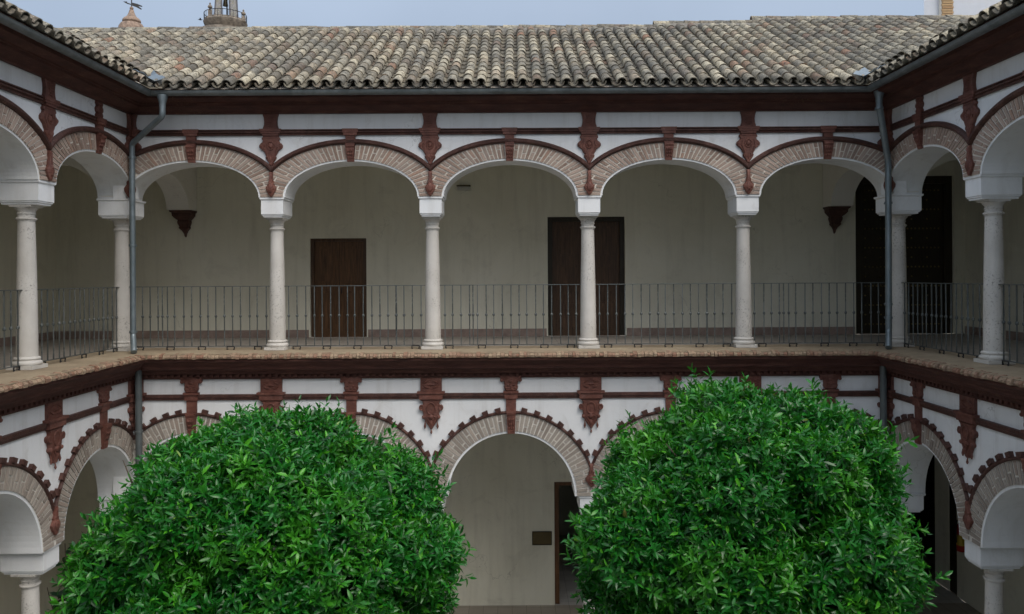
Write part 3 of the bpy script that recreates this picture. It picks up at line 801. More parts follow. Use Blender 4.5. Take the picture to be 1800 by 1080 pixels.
def column(kind, wing, x, label, corner=False):
    me, z0, yo = COLM[kind]; W = WINGS[wing]
    mat = Matrix.Translation(W['loc']) @ Matrix.Rotation(W['rz'], 4, 'Z')
    p = mat @ Vector((x, yo if not corner else 0, z0))
    root = thing('stone_column', label, 'column', p, W['rz'], 'marble columns of the upper gallery' if kind == 'u' else 'marble columns of the lower arcade')
    for n, m_ in me.items():
        o = put(n, m_, root)
        if corner and n == 'impost': o.scale = (1.38, 1.0, 1.0)
ordn = ['first', 'second', 'third', 'fourth']
for i, x in enumerate(WINGS['back']['cols']):
    column('u', 'back', x, f'{ordn[i]} white marble column from the left between the two corners, upper far gallery')
    lo_l = ['behind the left tree, near its middle', 'behind the right edge of the left tree', 'behind the left edge of the right tree', 'behind the right tree, near its middle'][i]
    column('l', 'back', x, f'marble column of the lower far arcade {lo_l}')
for s, nm in ((-1, 'left'), (1, 'right')):
    column('u', 'back', s * CX, f'marble corner column beside the {nm} downpipe, upper gallery', True)
    column('l', 'back', s * CX, f'marble corner column of the lower arcade below the {nm} downpipe', True)
    for i, x in enumerate(WINGS[nm]['cols']):
        far = ['next to the corner', 'second from the corner', 'third from the corner'][i]
        column('u', nm, x, f'marble column of the {nm} upper gallery, {far}')
        column('l', nm, x, f'marble column of the {nm} lower arcade, {far}')

# ------------------------------------------------------------------ railings
def bar_mesh(twist):
    m = MB(); h = 0.0075; zs = [-1.205, -1.15, -0.95, -0.6835, -0.6765, -0.52, -0.27, -0.165]
    rings = [(-1.205, 0)]
    if twist:
        for i in range(7): rings.append((-1.14 + 0.2 * i / 6, i * 0.7))
        for i in range(7): rings.append((-0.5 + 0.22 * i / 6, 4.2 + i * 0.7))
    rings.append((-0.165, 0 if not twist else 8.4))
    vs = []; fs = []
    for z, a in rings:
        for k in range(4):
            b = a + math.pi / 4 + k * math.pi / 2; vs.append((h * 1.41 * math.cos(b), h * 1.41 * math.sin(b), z))
    for i in range(len(rings) - 1):
        for k in range(4): fs.append((4 * i + k, 4 * i + (k + 1) % 4, 4 * i + 4 + (k + 1) % 4, 4 * i + 4 + k))
    m.add(vs, fs)
    m.lathe([(0.009, -0.71), (0.023, -0.695), (0.023, -0.67), (0.009, -0.655)], n=6)
    return m.mesh('bar', M['iron'])
def foot_mesh():
    m = MB(); pts = []
    for t in np.linspace(0, 1, 13):
        a = math.pi * (1 - t)
        pts.append((0.07 * math.cos(a) * (1.05 if 0.15 < t < 0.85 else 0.95), 0, 0.004 + 0.052 * min(1, 1.7 * math.sin(a))))
    pts = [(-0.045, 0, 0.012)] + pts + [(0.045, 0, 0.012)]
    m.tube(pts, 0.011, 6)
    return m.mesh('foot', M['foot_iron'])
BARS = [bar_mesh(False), bar_mesh(True)]; FOOT = foot_mesh()
def railing(wing, c, label):
    W = WINGS[wing]; mat = Matrix.Translation(W['loc']) @ Matrix.Rotation(W['rz'], 4, 'Z')
    root = thing('iron_railing', label, 'railing', mat @ Vector((c, 0, 0)), W['rz'], 'iron railings between the upper columns')
    L = HB - 0.115; rnd = random.Random(int(c * 100))
    MB().box(-L, L, -0.018, 0.018, -0.166, -0.154).build('top_rail', M['iron'], root)
    MB().box(-L + 0.03, L - 0.03, -0.014, 0.014, -1.216, -1.204).build('bottom_rail', M['iron'], root)
    n = 17
    for k in range(n):
        x = -L + 0.09 + (2 * L - 0.18) * k / (n - 1) + rnd.uniform(-0.012, 0.012)
        put('bar', BARS[k % 2], root, (x, 0, 0), rz=rnd.uniform(-0.3, 0.3))
    x = L * 0.55 * rnd.choice((-1, 1)); put('bar', BARS[1], root, (x + 0.03, 0, 0))
    for f in (-0.84, -0.42, 0.04, 0.46, 0.84):
        put('foot', FOOT, root, (f * L + rnd.uniform(-.03, .03), -0.03, ZF + 0.001))
for i, c in enumerate(WINGS['back']['bays']):
    nm = ['beside the left downpipe', 'before the single wooden door', 'in the middle bay', 'right of the tall double door', 'before the studded door and right downpipe'][i]
    railing('back', c, f'iron bar railing of the far upper gallery, {nm}')
for s in ('left', 'right'):
    for i, c in enumerate(WINGS[s]['bays']):
        railing(s, c, f'iron bar railing of the {s} upper gallery, ' + ['nearest the corner', 'second bay from the corner', 'third bay from the corner'][i])

# ------------------------------------------------------------------ gallery rear walls
def holed_wall(mb, x0, x1, z0, z1, y, holes, rev=0.24):
    """wall face in plane y looking to -y, with reveals round rectangular holes"""
    xs = sorted({x0, x1, *[h[0] for h in holes], *[h[1] for h in holes]}); zs = sorted({z0, z1, *[h[2] for h in holes], *[h[3] for h in holes]})
    for a, b in zip(xs, xs[1:]):
        for c, d in zip(zs, zs[1:]):
            mx, mz = (a + b) / 2, (c + d) / 2
            if any(h[0] < mx < h[1] and h[2] < mz < h[3] for h in holes): continue
            mb.add([(a, y, c), (b, y, c), (b, y, d), (a, y, d)], [(0, 1, 2, 3)])
    for h in holes:
        a, b, c, d = h
        for p, q in (((a, c), (a, d)), ((b, d), (b, c)), ((a, d), (b, d))):
            mb.add([(p[0], y, p[1]), (q[0], y, q[1]), (q[0], y + rev, q[1]), (p[0], y + rev, p[1])], [(0, 1, 2, 3)])
YB = CY + G; XB = CX + G
D1 = (-4.22, -3.03, ZF - 0.006, 0.81); D2 = (0.79, 2.42, ZF - 0.006, 1.235); D3 = (7.28, 9.36, ZF - 0.006, 2.06)
root = thing('gallery_wall', 'cream rear wall of the far upper gallery with wooden doors', 'wall', (0, YB, E))
m = MB(); holed_wall(m, -XB, XB, -1.55, 2.75, 0, [D1, D2, D3]); m.build('plaster', M['cream'], root)
for a, b in ((-XB + .02, D1[0] - 0.03), (D1[1] + 0.03, D2[0] - 0.03), (D2[1] + 0.03, D3[0] - 0.03)):
    MB().box(a, b, -0.012, 0.002, ZF - 0.006, -1.115).build('skirting', M['skirting'], root)
root = thing('gallery_wall', 'grey-cream rear wall of the far lower gallery with bronze plaque', 'wall', (0, YB, E))
DL = (0.90, 1.98, ZG, -4.35); PS = (7.25, XB - 0.002, ZG, -3.25)
m = MB(); holed_wall(m, -XB, XB, ZG, -1.55, 0, [DL, PS], 0.35); m.build('plaster', M['cream'], root)
for s, nm in ((-1, 'left'), (1, 'right')):
    for zl, zh, lv, tag_ in ((-1.55, 2.75, 'upper', 'u'), (ZG, -1.55, 'lower', 'l')):
        root = thing('gallery_wall', f'cream outer wall of the {nm} {lv} gallery', 'wall', (s * XB, CY, E))
        y0, y1 = -LEN, G
        m = MB()
        if s > 0 and tag_ == 'l':
            m2 = MB(); holed_wall(m2, LEN * -1, 3.98, zl, zh, 0, [(2.98, 3.42, ZG, -4.3)], 0.12)
            m.add([(y, x, z) for x, y, z in m2.v], m2.f)
        else:
            m.add([(0, y0, zl), (0, y1, zl), (0, y1, zh), (0, y0, zh)], [(0, 1, 2, 3)])
        m.build('plaster', M['cream'], root)
        if tag_ == 'u':
            q = (-0.002, 0.012) if s < 0 else (-0.012, 0.002)
            MB().box(q[0], q[1], -LEN, G - 0.02, ZF - 0.006, -1.115).build('skirting', M['skirting'], root)
# closing walls of the side galleries, out of the picture towards the viewer
for s, nm in ((-1, 'left'), (1, 'right')):
    m = MB(); xa, xb = sorted((s * (CX - 0.25), s * XB))
    m.box(xa, xb, CY - LEN - 0.25, CY - LEN, ZG, 3.0)
    tag(m.build('end_wall', M['cream'], None, (0, 0, E)), f'plain plaster wall closing the near end of the {nm} gallery', 'wall')

def door(name, label, hole, mats, leaves, recess, panels, frame=0.07):
    x0, x1, z0, z1 = hole; w = x1 - x0; h = z1 - z0
    root = thing(name, label, 'door', ((x0 + x1) / 2, YB, E + z0 + 0.004))
    m = MB(); f = frame
    m.box(-w / 2, -w / 2 + f, recess - 0.06, recess + 0.05, 0, h); m.box(w / 2 - f, w / 2, recess - 0.06, recess + 0.05, 0, h); m.box(-w / 2 + f, w / 2 - f, recess - 0.06, recess + 0.05, h - f, h)
    m.build('door_frame', mats[1], root)
    lw = (w - 2 * f) / leaves
    MB().box(-w / 2 + 0.002, w / 2 - 0.002, recess + 0.052, recess + 0.07, -0.012, h).build('light_block_board', M['wood_shade_black'], root)  # added unseen board, blocks daylight leaking round the leaves
    for k in range(leaves):
        lx = -w / 2 + f + k * lw
        lf = MB(); lf.box(lx + (0.003 if k else -0.012), lx + lw - (0.003 if k < leaves - 1 else -0.012), recess, recess + 0.045, -0.012, h - f + 0.012)
        leaf = lf.build('door_leaf', mats[0], root)
        for (pz0, pz1) in panels:
            p = MB(); a, b = lx + 0.09, lx + lw - 0.09; c, d = pz0 * h, pz1 * (h - f)
            p.box(a, b, recess - 0.012, recess + 0.001, c, d); p.box(a + 0.05, b - 0.05, recess - 0.026, recess - 0.011, c + 0.05, d - 0.05)
            p.build('panel', mats[0], leaf)
    m = MB(); m.tube([(lw * 0.5 * (leaves % 2) * 0.7 + 0.05, recess - 0.03, h * 0.5), (lw * 0.5 * (leaves % 2) * 0.7 + 0.05, recess - 0.05, h * 0.47), (lw * 0.5 * (leaves % 2) * 0.7 + 0.05, recess - 0.03, h * 0.44)], 0.012, 6)
    m.build('handle', M['far_iron'], root)
    return root
door('wooden_door', 'single-width brown wooden door with two leaves on the far upper gallery wall', D1, (M['wood'], M['wood_dark']), 2, 0.14, [(0.06, 0.48), (0.54, 0.95)])
door('double_door', 'tall dark brown double door behind the third column from the left', D2, (M['wood_dark'], M['wood_shade_black']), 2, 0.14, [(0.05, 0.3), (0.35, 0.62), (0.67, 0.96)], 0.1)
rt = door('studded_door', 'very tall black studded door at the far end of the right gallery', D3, (M['wood_shade_black'], M['wood_shade_black']), 2, 0.14, [], 0.16)
m = MB(); w3 = D3[1] - D3[0]; h3 = D3[3] - D3[2]
for r_ in range(15):
    z = 0.2 + r_ * (h3 - 0.5) / 14
    for k in range(20):
        x = -w3 / 2 + 0.26 + k * (w3 - 0.52) / 19
        if r_ % 2 == 0 or k % 4 == 0: m.blob((x, 0.138, z), (0.019, 0.016, 0.019), 6, 4)
tag(m.build('studs', M['stud'], rt), kind='stuff')

# lower door: open, its wooden frame and a dark room behind
root = thing('open_doorway', 'brown wooden frame of the open dark doorway beside the plaque', 'doorway', ((DL[0] + DL[1]) / 2, YB, 0.006))
hw = (DL[1] - DL[0]) / 2; hh = DL[3] - DL[2]
for s in (-1, 1):
    a, b = sorted((s * hw, s * (hw - 0.10))); MB().box(a, b, 0.06, 0.34, 0, hh).build('jamb', M['jamb'], root)
MB().box(-hw + 0.1, hw - 0.1, 0.06, 0.34, hh - 0.1, hh).build('lintel', M['jamb'], root)
def dark_room(name, x0, x1, y0, y1, z0, z1):
    m = MB(); z0 -= 0.1
    m.add([(x0, y1, z0), (x1, y1, z0), (x1, y1, z1), (x0, y1, z1)], [(0, 1, 2, 3)])
    m.add([(x0, y0, z0), (x0, y1, z0), (x0, y1, z1), (x0, y0, z1)], [(0, 1, 2, 3)]); m.add([(x1, y0, z0), (x1, y1, z0), (x1, y1, z1), (x1, y0, z1)], [(0, 1, 2, 3)])
    m.add([(x0, y0, z1), (x1, y0, z1), (x1, y1, z1), (x0, y1, z1)], [(0, 1, 2, 3)])
    return m
m = dark_room('room', -0.4, 4.5, YB + 0.003, YB + 4.5, ZG, -2.4)
tag(m.build('room', M['cream'], None, (0, 0, E)), kind='structure')
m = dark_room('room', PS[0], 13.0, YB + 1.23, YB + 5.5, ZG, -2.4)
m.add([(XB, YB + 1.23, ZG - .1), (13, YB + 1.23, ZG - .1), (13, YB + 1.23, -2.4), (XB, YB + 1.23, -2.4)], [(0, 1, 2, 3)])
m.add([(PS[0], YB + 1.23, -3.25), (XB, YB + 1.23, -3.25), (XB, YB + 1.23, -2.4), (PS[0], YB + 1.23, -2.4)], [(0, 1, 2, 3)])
tag(m.build('room', M['wood_shade_black'], None, (0, 0, E)), kind='structure')  # near-black walls put the passage room's shade into the colour
m = MB(); m.add([(PS[0], YB + .003, ZG), (PS[0], YB + 1.23, ZG), (PS[0], YB + 1.23, -3.25), (PS[0], YB + .003, -3.25)], [(0, 1, 2, 3)]); m.add([(PS[0], YB + .003, -3.25), (XB, YB + .003, -3.25), (XB, YB + 1.23, -3.25), (PS[0], YB + 1.23, -3.25)], [(0, 1, 2, 3)])
tag(m.build('passage', M['cream'], None, (0, 0, E)), kind='structure')
root = thing('side_door', 'narrow black door in the right lower gallery wall beyond the extinguisher', 'door', (XB, CY + 3.2, 0.004))
MB().box(0.02, 0.08, -0.215, 0.215, 0, 2.64).build('door_leaf', M['wood_shade_black'], root)
MB().tube([(0.02, -0.15, 1.1), (-0.03, -0.15, 1.1), (-0.03, -0.08, 1.1)], 0.01, 6).build('handle', M['far_iron'], root)

# ------------------------------------------------------------------ transverse arches at the corners, on scrolled corbels
def corbel(m, z, w):
    prof = [(0.0, 1.0, 0.30), (0.03, 0.98, 0.29), (0.05, 0.86, 0.25), (0.11, 0.84, 0.24), (0.16, 0.66, 0.20), (0.20, 0.48, 0.15), (0.23, 0.52, 0.16), (0.27, 0.50, 0.15), (0.33, 0.40, 0.12), (0.36, 0.44, 0.13), (0.42, 0.22, 0.08), (0.48, 0.10, 0.05), (0.52, 0.08, 0.04), (0.55, 0.03, 0.02)]
    vs = []; fs = []
    for d, hw, p in prof: vs += [(-w * hw, -p, z - d), (w * hw, -p, z - d), (w * hw, 0.01, z - d), (-w * hw, 0.01, z - d)]
    n = len(prof)
    for i in range(n - 1):
        for k in range(4): fs.append((4 * i + k, 4 * i + (k + 1) % 4, 4 * i + 4 + (k + 1) % 4, 4 * i + 4 + k))
    fs += [(3, 2, 1, 0), tuple(range(4 * n - 4, 4 * n))]
    m.add(vs, fs)
for s, nm in ((-1, 'left'), (1, 'right')):
    for lv, P, zt, hw, rise in (('upper', UP, 2.72, 0.23, 0.62), ('lower', LO, -1.56, 0.24, 1.0)):
        for kind in ('far', 'side'):
            # local frame: x along the span from the column to the wall
            span = G - 0.28
            m = MB(); zs = P['zs'] + 0.03
            x_in = -0.1
            arch_wall(m, [x_in + 0.3 + (span - 0.25) / 2 - 0.02], (span - 0.42) / 2 + 0.02, rise, zs, zt, -hw, hw, x_in, G - 0.004, 32)
            if kind == 'far': loc, rz = (s * CX, CY, E), R(90)
            else: loc, rz = (s * CX, CY, E), (0 if s > 0 else R(180))
            root = thing('transverse_arch', f'plain plaster cross arch from the {nm} corner column to the ' + ('far' if kind == 'far' else 'outer') + f' wall, {lv} gallery', 'arch', loc, rz)
            m.build('arch_band', M['soffit'], root, weld=True)
            if lv == 'upper':
                cb = MB(); corbel(cb, zs - 0.002, 0.235)
                o = cb.build('corbel', M['hood'], root, (G, 0, 0), rz=R(-90))
                o['label'] = 'dark red scrolled corbel tapering to a point'
            else:
                cb = MB(); cb.box(G - 0.30, G - 0.003, -0.26, 0.26, zs - 0.12, zs - 0.002); cb.build('corbel', M['white'], root)

# ------------------------------------------------------------------ roofs
TH = math.atan(0.529); EAVE = YU + 0.66; ZE = 3.10
def tile_arrays(flip=False, n=7, L=0.37, r0=0.086, r1=0.076, th=0.014):
    vs = []; fs = []
    for (y, r) in ((0, r0), (L, r1)):
        for rr in (r, r - th):
            for k in range(n + 1):
                a = math.pi * k / n
                vs.append((rr * math.cos(a), y, rr * math.sin(a) * 1.0))
    q = n + 1
    for k in range(n):
        fs.append((k, k + 1, 2 * q + k + 1, 2 * q + k)); fs.append((q + k + 1, q + k, 3 * q + k, 3 * q + k + 1)); fs.append((k + 1, k, q + k, q + k + 1))
    v = np.array(vs)
    if flip: v[:, 2] = -v[:, 2]
    return v, fs
TV, TF = tile_arrays(); CV, CF = tile_arrays(True, 5, 0.39, 0.085, 0.10)
def mesh_from(v, f, name, mat, smooth=True):
    me = bpy.data.meshes.new(name); me.from_pydata([tuple(p) for p in v], [], f); me.materials.append(mat)
    if smooth:
        for p in me.polygons: p.use_smooth = True
        bm = bmesh.new(); bm.from_mesh(me)
        for e in bm.edges:
            if len(e.link_faces) == 2 and e.calc_face_angle(0) > R(50): e.smooth = False
        bm.to_mesh(me); bm.free()
    return me
TILE = mesh_from(TV, TF, 'tile', M['tile'])
RD = (4.22, 4.58, 5.02)
def roof(wing, label, n_obj):
    W = WINGS[wing]; rnd = random.Random(5 + len(wing))
    root = thing('tiled_roof', label, 'roof', W['loc'], W['rz'], 'clay tile roofs of the wings')
    pitch = 0.232; step = 0.30; xc = CX - EAVE
    if wing == 'back': cols = np.arange(-10.9, 11.2, pitch)
    elif wing == 'left': cols = np.arange(-LEN + 0.1, 4.2, pitch)
    else: cols = np.arange(-4.2, LEN - 0.1, pitch)
    def depth_max(x):
        if wing != 'back': return RD[0]
        return RD[0] if x < 3.25 else (RD[1] if x < 5.55 else RD[2])
    def ok(x, d):
        if d > depth_max(x) - 0.45: return False
        if wing == 'back': return abs(x) < xc + d - 0.02
        if wing == 'left': return x < -EAVE + d - 0.02
        return x > EAVE - d + 0.02
    cover = []; chan = []
    for j, x in enumerate(cols):
        xj = x + rnd.uniform(-0.012, 0.012)
        ph = rnd.uniform(0, 0.05)
        for i in range(22):
            s = i * step + (ph if i else rnd.uniform(-0.015, 0.015)); d = s * math.cos(TH)
            if ok(x, d):
                cover.append((xj + 0.012 * math.sin(i * 0.35 + j) + rnd.uniform(-.004, .004), s, rnd.uniform(-0.025, 0.025), rnd.uniform(-.003, .006), rnd.uniform(-0.05, 0.05), i))
            if ok(x + pitch / 2, d - 0.02): chan.append((x + pitch / 2 + rnd.uniform(-.01, .01), s - 0.05, rnd.uniform(-0.03, 0.03)))
    def xf(x, s, lift): return (x, -EAVE + s * math.cos(TH) - lift * math.sin(TH), ZE + s * math.sin(TH) + lift * math.cos(TH))
    if wing == 'back': key = lambda c: (c[5], abs(c[0]))
    elif wing == 'left': key = lambda c: (c[5] + max(0, -4.2 - c[0]) * 10,)
    else: key = lambda c: (c[5] + max(0, c[0] - 4.2) * 10,)
    cover.sort(key=key)
    for (x, s, rz, lf, ry, i) in cover[:n_obj]:
        put('tile', TILE, root, xf(x, s, 0.048 + lf), rot=(TH - 0.03, ry, rz))
    def merged(lst, V, F_, name, lift0, tilt):
        vs = []; fs = []; o = 0
        for c in lst:
            x, s, rz = c[0], c[1], c[2]; lf = c[3] if len(c) > 3 else 0; ry = c[4] if len(c) > 4 else 0
            mt = np.array(Euler((TH - tilt, ry, rz)).to_matrix())
            p = V @ mt.T + np.array(xf(x, s, lift0 + lf)); vs.append(p); fs += [tuple(k + o for k in f) for f in F_]; o += len(V)
        me = mesh_from(np.concatenate(vs), fs, name, M['channel' if 'channel' in name else 'tile'])
        tag(put(name, me, root), kind='stuff')
    merged(cover[n_obj:], TV, TF, 'upper_tiles', 0.048, 0.03)
    merged(chan, CV, CF, 'channel_tiles', 0.085, 0.03)
    # deck under the tiles, and the far slope
    zr = lambda d: ZE - 0.02 + d * math.tan(TH)
    m = MB()
    if wing == 'back':
        for xa, xb, dm in ((-xc - RD[0], 3.25, RD[0]), (3.25, 5.55, RD[1]), (5.55, xc + RD[2], RD[2])):
            for k in range(24):
                a = xa + (xb - xa) * k / 24; b = xa + (xb - xa) * (k + 1) / 24
                lo_a, lo_b = max(0, abs(a) - xc), max(0, abs(b) - xc)
                if lo_a >= dm and lo_b >= dm: continue
                m.add([(a, -EAVE + lo_a, zr(lo_a)), (b, -EAVE + lo_b, zr(lo_b)), (b, -EAVE + dm, zr(dm)), (a, -EAVE + dm, zr(dm))], [(0, 1, 2, 3)])
            m.add([(xa, -EAVE + dm, zr(dm)), (xb, -EAVE + dm, zr(dm)), (xb, -EAVE + dm + 4.5, zr(0)), (xa, -EAVE + dm + 4.5, zr(0))], [(0, 1, 2, 3)])
    else:
        sg = 1 if wing == 'left' else -1
        q = RD[0]; pts = [(-LEN * sg, 0), (-EAVE * sg, 0), ((-EAVE + q) * sg, q), (-LEN * sg, q)]
        m.add([(x, -EAVE + d, zr(d)) for x, d in pts], [(0, 1, 2, 3)])
        m.add([(-LEN * sg, -EAVE + q, zr(q)), ((-EAVE + q) * sg, -EAVE + q, zr(q)), ((-EAVE + q) * sg, -EAVE + 9, zr(0)), (-LEN * sg, -EAVE + 9, zr(0))], [(0, 1, 2, 3)])
    m.build('roof_deck', M['mortar'], root)
    # ridge: mortar bed and overlapping caps
    segs = [(-xc - RD[0] + .1, 3.25, RD[0]), (3.2, 5.55, RD[1]), (5.5, 10.3, RD[2])] if wing == 'back' else ([(-LEN, 3.1, RD[0])] if wing == 'left' else [(-3.1, LEN, RD[0])])
    for a, b, dm in segs:
        zc = zr(dm)
        mm = MB(); nn = max(2, int((b - a) / 0.12)); rows_ = []
        for q in range(nn + 1):
            xx = a + (b - a) * q / nn; dd = rnd.uniform(0.24, 0.34)
            rows_.append([(xx, -EAVE + dm - dd, zr(dm - dd) + 0.02), (xx, -EAVE + dm - dd + 0.05, zr(dm - dd) + rnd.uniform(0.085, 0.11)), (xx, -EAVE + dm - 0.04, zc + 0.075), (xx, -EAVE + dm + 0.14, zc - 0.05)])
        mm.add([p for r_ in rows_ for p in r_], [(4 * q + j, 4 * q + j + 1, 4 * q + 5 + j, 4 * q + 4 + j) for q in range(nn) for j in range(3)])
        mm.build('ridge_mortar', M['ridge'], root)
        x = a
        while x < b:
            put('ridge_tile', TILE, root, (x, -EAVE + dm, zc + 0.045 + rnd.uniform(-.006, .01)), rot=(rnd.uniform(-.03, .03), rnd.uniform(-.04, .04) , R(-90) + rnd.uniform(-.03, .03)))
            x += 0.34
    return root
roof('back', 'long clay tile roof of the far wing, seen full on under the sky', 300)
roof('left', 'clay tile roof edge of the left wing, seen edge-on at upper left', 70)
roof('right', 'clay tile roof edge of the right wing, seen edge-on at upper right', 70)

# gutters
for wing, nm in (('back', 'far'), ('left', 'left'), ('right', 'right')):
    W = WINGS[wing]; xs, xe = ends(wing, YU)
    root = thing('gutter', f'half-round grey zinc gutter along the {nm} eave', 'gutter', W['loc'], W['rz'], 'zinc gutters under the eaves')
    oc = 0.60; r1, r2 = 0.068, 0.060; zt = 3.055
    prof = [(oc - r1 * math.cos(a), zt - r1 * math.sin(a)) for a in np.linspace(0, math.pi, 13)] + [(oc + r1 + 0.008, zt + 0.008), (oc + r2 - 0.002, zt + 0.008)] + [(oc + r2 * math.cos(a), zt - r2 * math.sin(a)) for a in np.linspace(0, math.pi, 13)]
    MB().run(prof, YU, xs, xe).build('channel', M['zinc'], root, smooth=40)
    a, b = xs(0.6), xe(0.6)
    for k in range(int((b - a) / 1.36) + 1):
        x = a + 0.6 + k * 1.36
        if x > b - 0.2: break
        arc = [(x, -YU - (oc - 0.072 * math.cos(t)), zt - 0.072 * math.sin(t)) for t in np.linspace(0, math.pi, 9)]
        mm = MB()
        for p, q in zip(arc, arc[1:]):
            mm.add([(p[0] - .012, p[1], p[2]), (p[0] + .012, p[1], p[2]), (q[0] + .012, q[1], q[2]), (q[0] - .012, q[1], q[2])], [(0, 1, 2, 3)])
        mm.build('bracket', M['zinc'], root)
# lead flashing where the roofs meet
for s, nm in ((-1, 'left'), (1, 'right')):
    m = MB(); e = CX - EAVE; y0 = CY - EAVE
    g = lambda u, v, dz: (s * (e + u), y0 + v, ZE + 0.06 + 0.5 * max(u, v, 0) + dz)
    rows = []
    for i in range(5):
        f = i * 0.085 - 0.12
        j_ = lambda: random.uniform(-0.03, 0.03)
        rows.append([g(f - 0.12, f + 0.12, 0.13 + j_()), g(f - 0.07, f + 0.07, 0.09 + j_()), g(f, f, 0.02 + j_()), g(f + 0.07, f - 0.07, 0.09 + j_()), g(f + 0.12, f - 0.12, 0.13 + j_())])
    vs = [p for r_ in rows for p in r_]; fs = [(5 * i + k, 5 * i + k + 1, 5 * i + 6 + k, 5 * i + 5 + k) for i in range(4) for k in range(4)]
    m.add(vs, fs)
    o = m.build('lead_flashing', M['lead'], None, (0, 0, E)); sm = o.modifiers.new('thickness', 'SOLIDIFY'); sm.thickness = 0.006
    tag(o, f'crumpled blue-grey lead sheet in the {nm} roof valley above the downpipe', 'flashing', 'lead sheets in the roof valleys')

# downpipes
def pipe(name, label, pts, r, mat, collars):
    base = pts[-1]
    root = thing(name, label, 'downpipe', (base[0], base[1], base[2] + E), group='downpipes in the courtyard corners')
    loc = [(p[0] - base[0], p[1] - base[1], p[2] - base[2]) for p in pts]
    MB().tube(loc, r, 14).build('pipe', mat, root, smooth=50)
    for (x, y, z) in collars:
        m = MB(); m.lathe([(r + 0.002, -0.022), (r + 0.012, -0.018), (r + 0.012, 0.018), (r + 0.002, 0.022)], n=14)
        m.box(-0.008, 0.008, r, r + 0.1, -0.012, 0.012)
        m.build('collar', mat, root, (x - base[0], y - base[1], z - base[2]), smooth=40)
    return root, base
def rounded(pts, r=0.06, n=5):
    P = [Vector(p) for p in pts]; out = [P[0]]
    for a, b, c in zip(P, P[1:], P[2:]):
        u = (a - b).normalized() * min(r, (a - b).length / 2); v = (c - b).normalized() * min(r, (c - b).length / 2)
        for i in range(n + 1):
            t = i / n; out.append((b + u) * (1 - t) ** 2 + b * 2 * t * (1 - t) + (b + v) * t * t)
    out.append(P[-1]); return out
GY = CY - YU - 0.60
rt, bs = pipe('downpipe', 'zinc downpipe with a diagonal offset in the left upper corner', rounded([(-5.70, GY, 2.99), (-5.70, GY, 2.66), (-6.42, 13.40, 2.28), (-6.42, 13.40, -0.98), (-6.30, 13.17, -1.24)]), 0.048, M['pipe'], [(-6.42, 13.40, 2.05), (-6.42, 13.40, 0.55), (-6.42, 13.40, -0.92)])
MB().lathe([(0.05, 2.80), (0.052, 2.86), (0.085, 2.98), (0.085, 3.0)], n=14).build('outlet', M['pipe'], rt, (-5.70 - bs[0], GY - bs[1], -bs[2]), smooth=40)
rt, bs = pipe('downpipe', 'straight zinc downpipe in the right upper corner', rounded([(6.08, GY, 2.99), (6.08, GY, 2.75), (6.42, 13.36, 1.9), (6.43, 13.40, -0.98), (6.33, 13.2, -1.24)]), 0.052, M['pipe'], [(6.08, GY, 2.72), (6.43, 13.385, 1.2), (6.43, 13.40, -0.52), (6.43, 13.40, -0.75)])
MB().lathe([(0.054, 2.82), (0.056, 2.88), (0.085, 2.98), (0.085, 3.0)], n=14).build('outlet', M['pipe'], rt, (6.08 - bs[0], GY - bs[1], -bs[2]), smooth=40)
pipe('downpipe', 'dark grey downpipe below the ledge in the left lower corner', [(-6.29, 13.31, -1.4), (-6.29, 13.31, -2.5), (-6.29, 13.31, ZG + 0.01)], 0.055, M['pipe_low'], [(-6.29, 13.31, -2.6), (-6.29, 13.31, -4.8)])
pipe('downpipe', 'dark grey downpipe below the ledge in the right lower corner', [(6.29, 13.31, -1.4), (6.29, 13.31, -2.5), (6.29, 13.31, ZG + 0.01)], 0.055, M['pipe_low'], [(6.29, 13.31, -2.6), (6.29, 13.31, -4.8)])

# the cloister closes behind the viewer: plain continuation of the side wings and the near wing
def wing_block(label, x0, x1, y0, y1, pitch_dir):
    root = thing('cloister_wing', label, 'building', ((x0 + x1) / 2, (y0 + y1) / 2, 0), group='wings of the cloister out of the picture')
    hx, hy = (x1 - x0) / 2, (y1 - y0) / 2
    MB().box(-hx, hx, -hy, hy, 0, E + 3.0).build('wall', M['white'], root)
    m = MB(); z0 = E + 3.05; z1 = z0 + 2.3; o = 0.6
    if pitch_dir == 'x':
        m.prism([(-hx - o, z0), (hx + o, z0), (0, z1)], -hy, hy)
    else:
        vs = [(-hx, -hy - o, z0), (-hx, hy + o, z0), (-hx, 0, z1), (hx, -hy - o, z0), (hx, hy + o, z0), (hx, 0, z1)]
        m.add(vs, [(0, 1, 2), (3, 5, 4), (0, 3, 4, 1), (1, 4, 5, 2), (2, 5, 3, 0)])
    m.build('roof', M['tile'], root)
yn = CY - LEN - 0.26
wing_block('plain continuation of the left wing beside the viewer', -XB - 0.3, -CX + YU, -0.9, yn, 'x')
wing_block('plain continuation of the right wing beside the viewer', CX - YU, XB + 0.3, -0.9, yn, 'x')
wing_block('near wing of the cloister behind the viewer', -XB - 0.3, XB + 0.3, -6.5, -0.95, 'y')

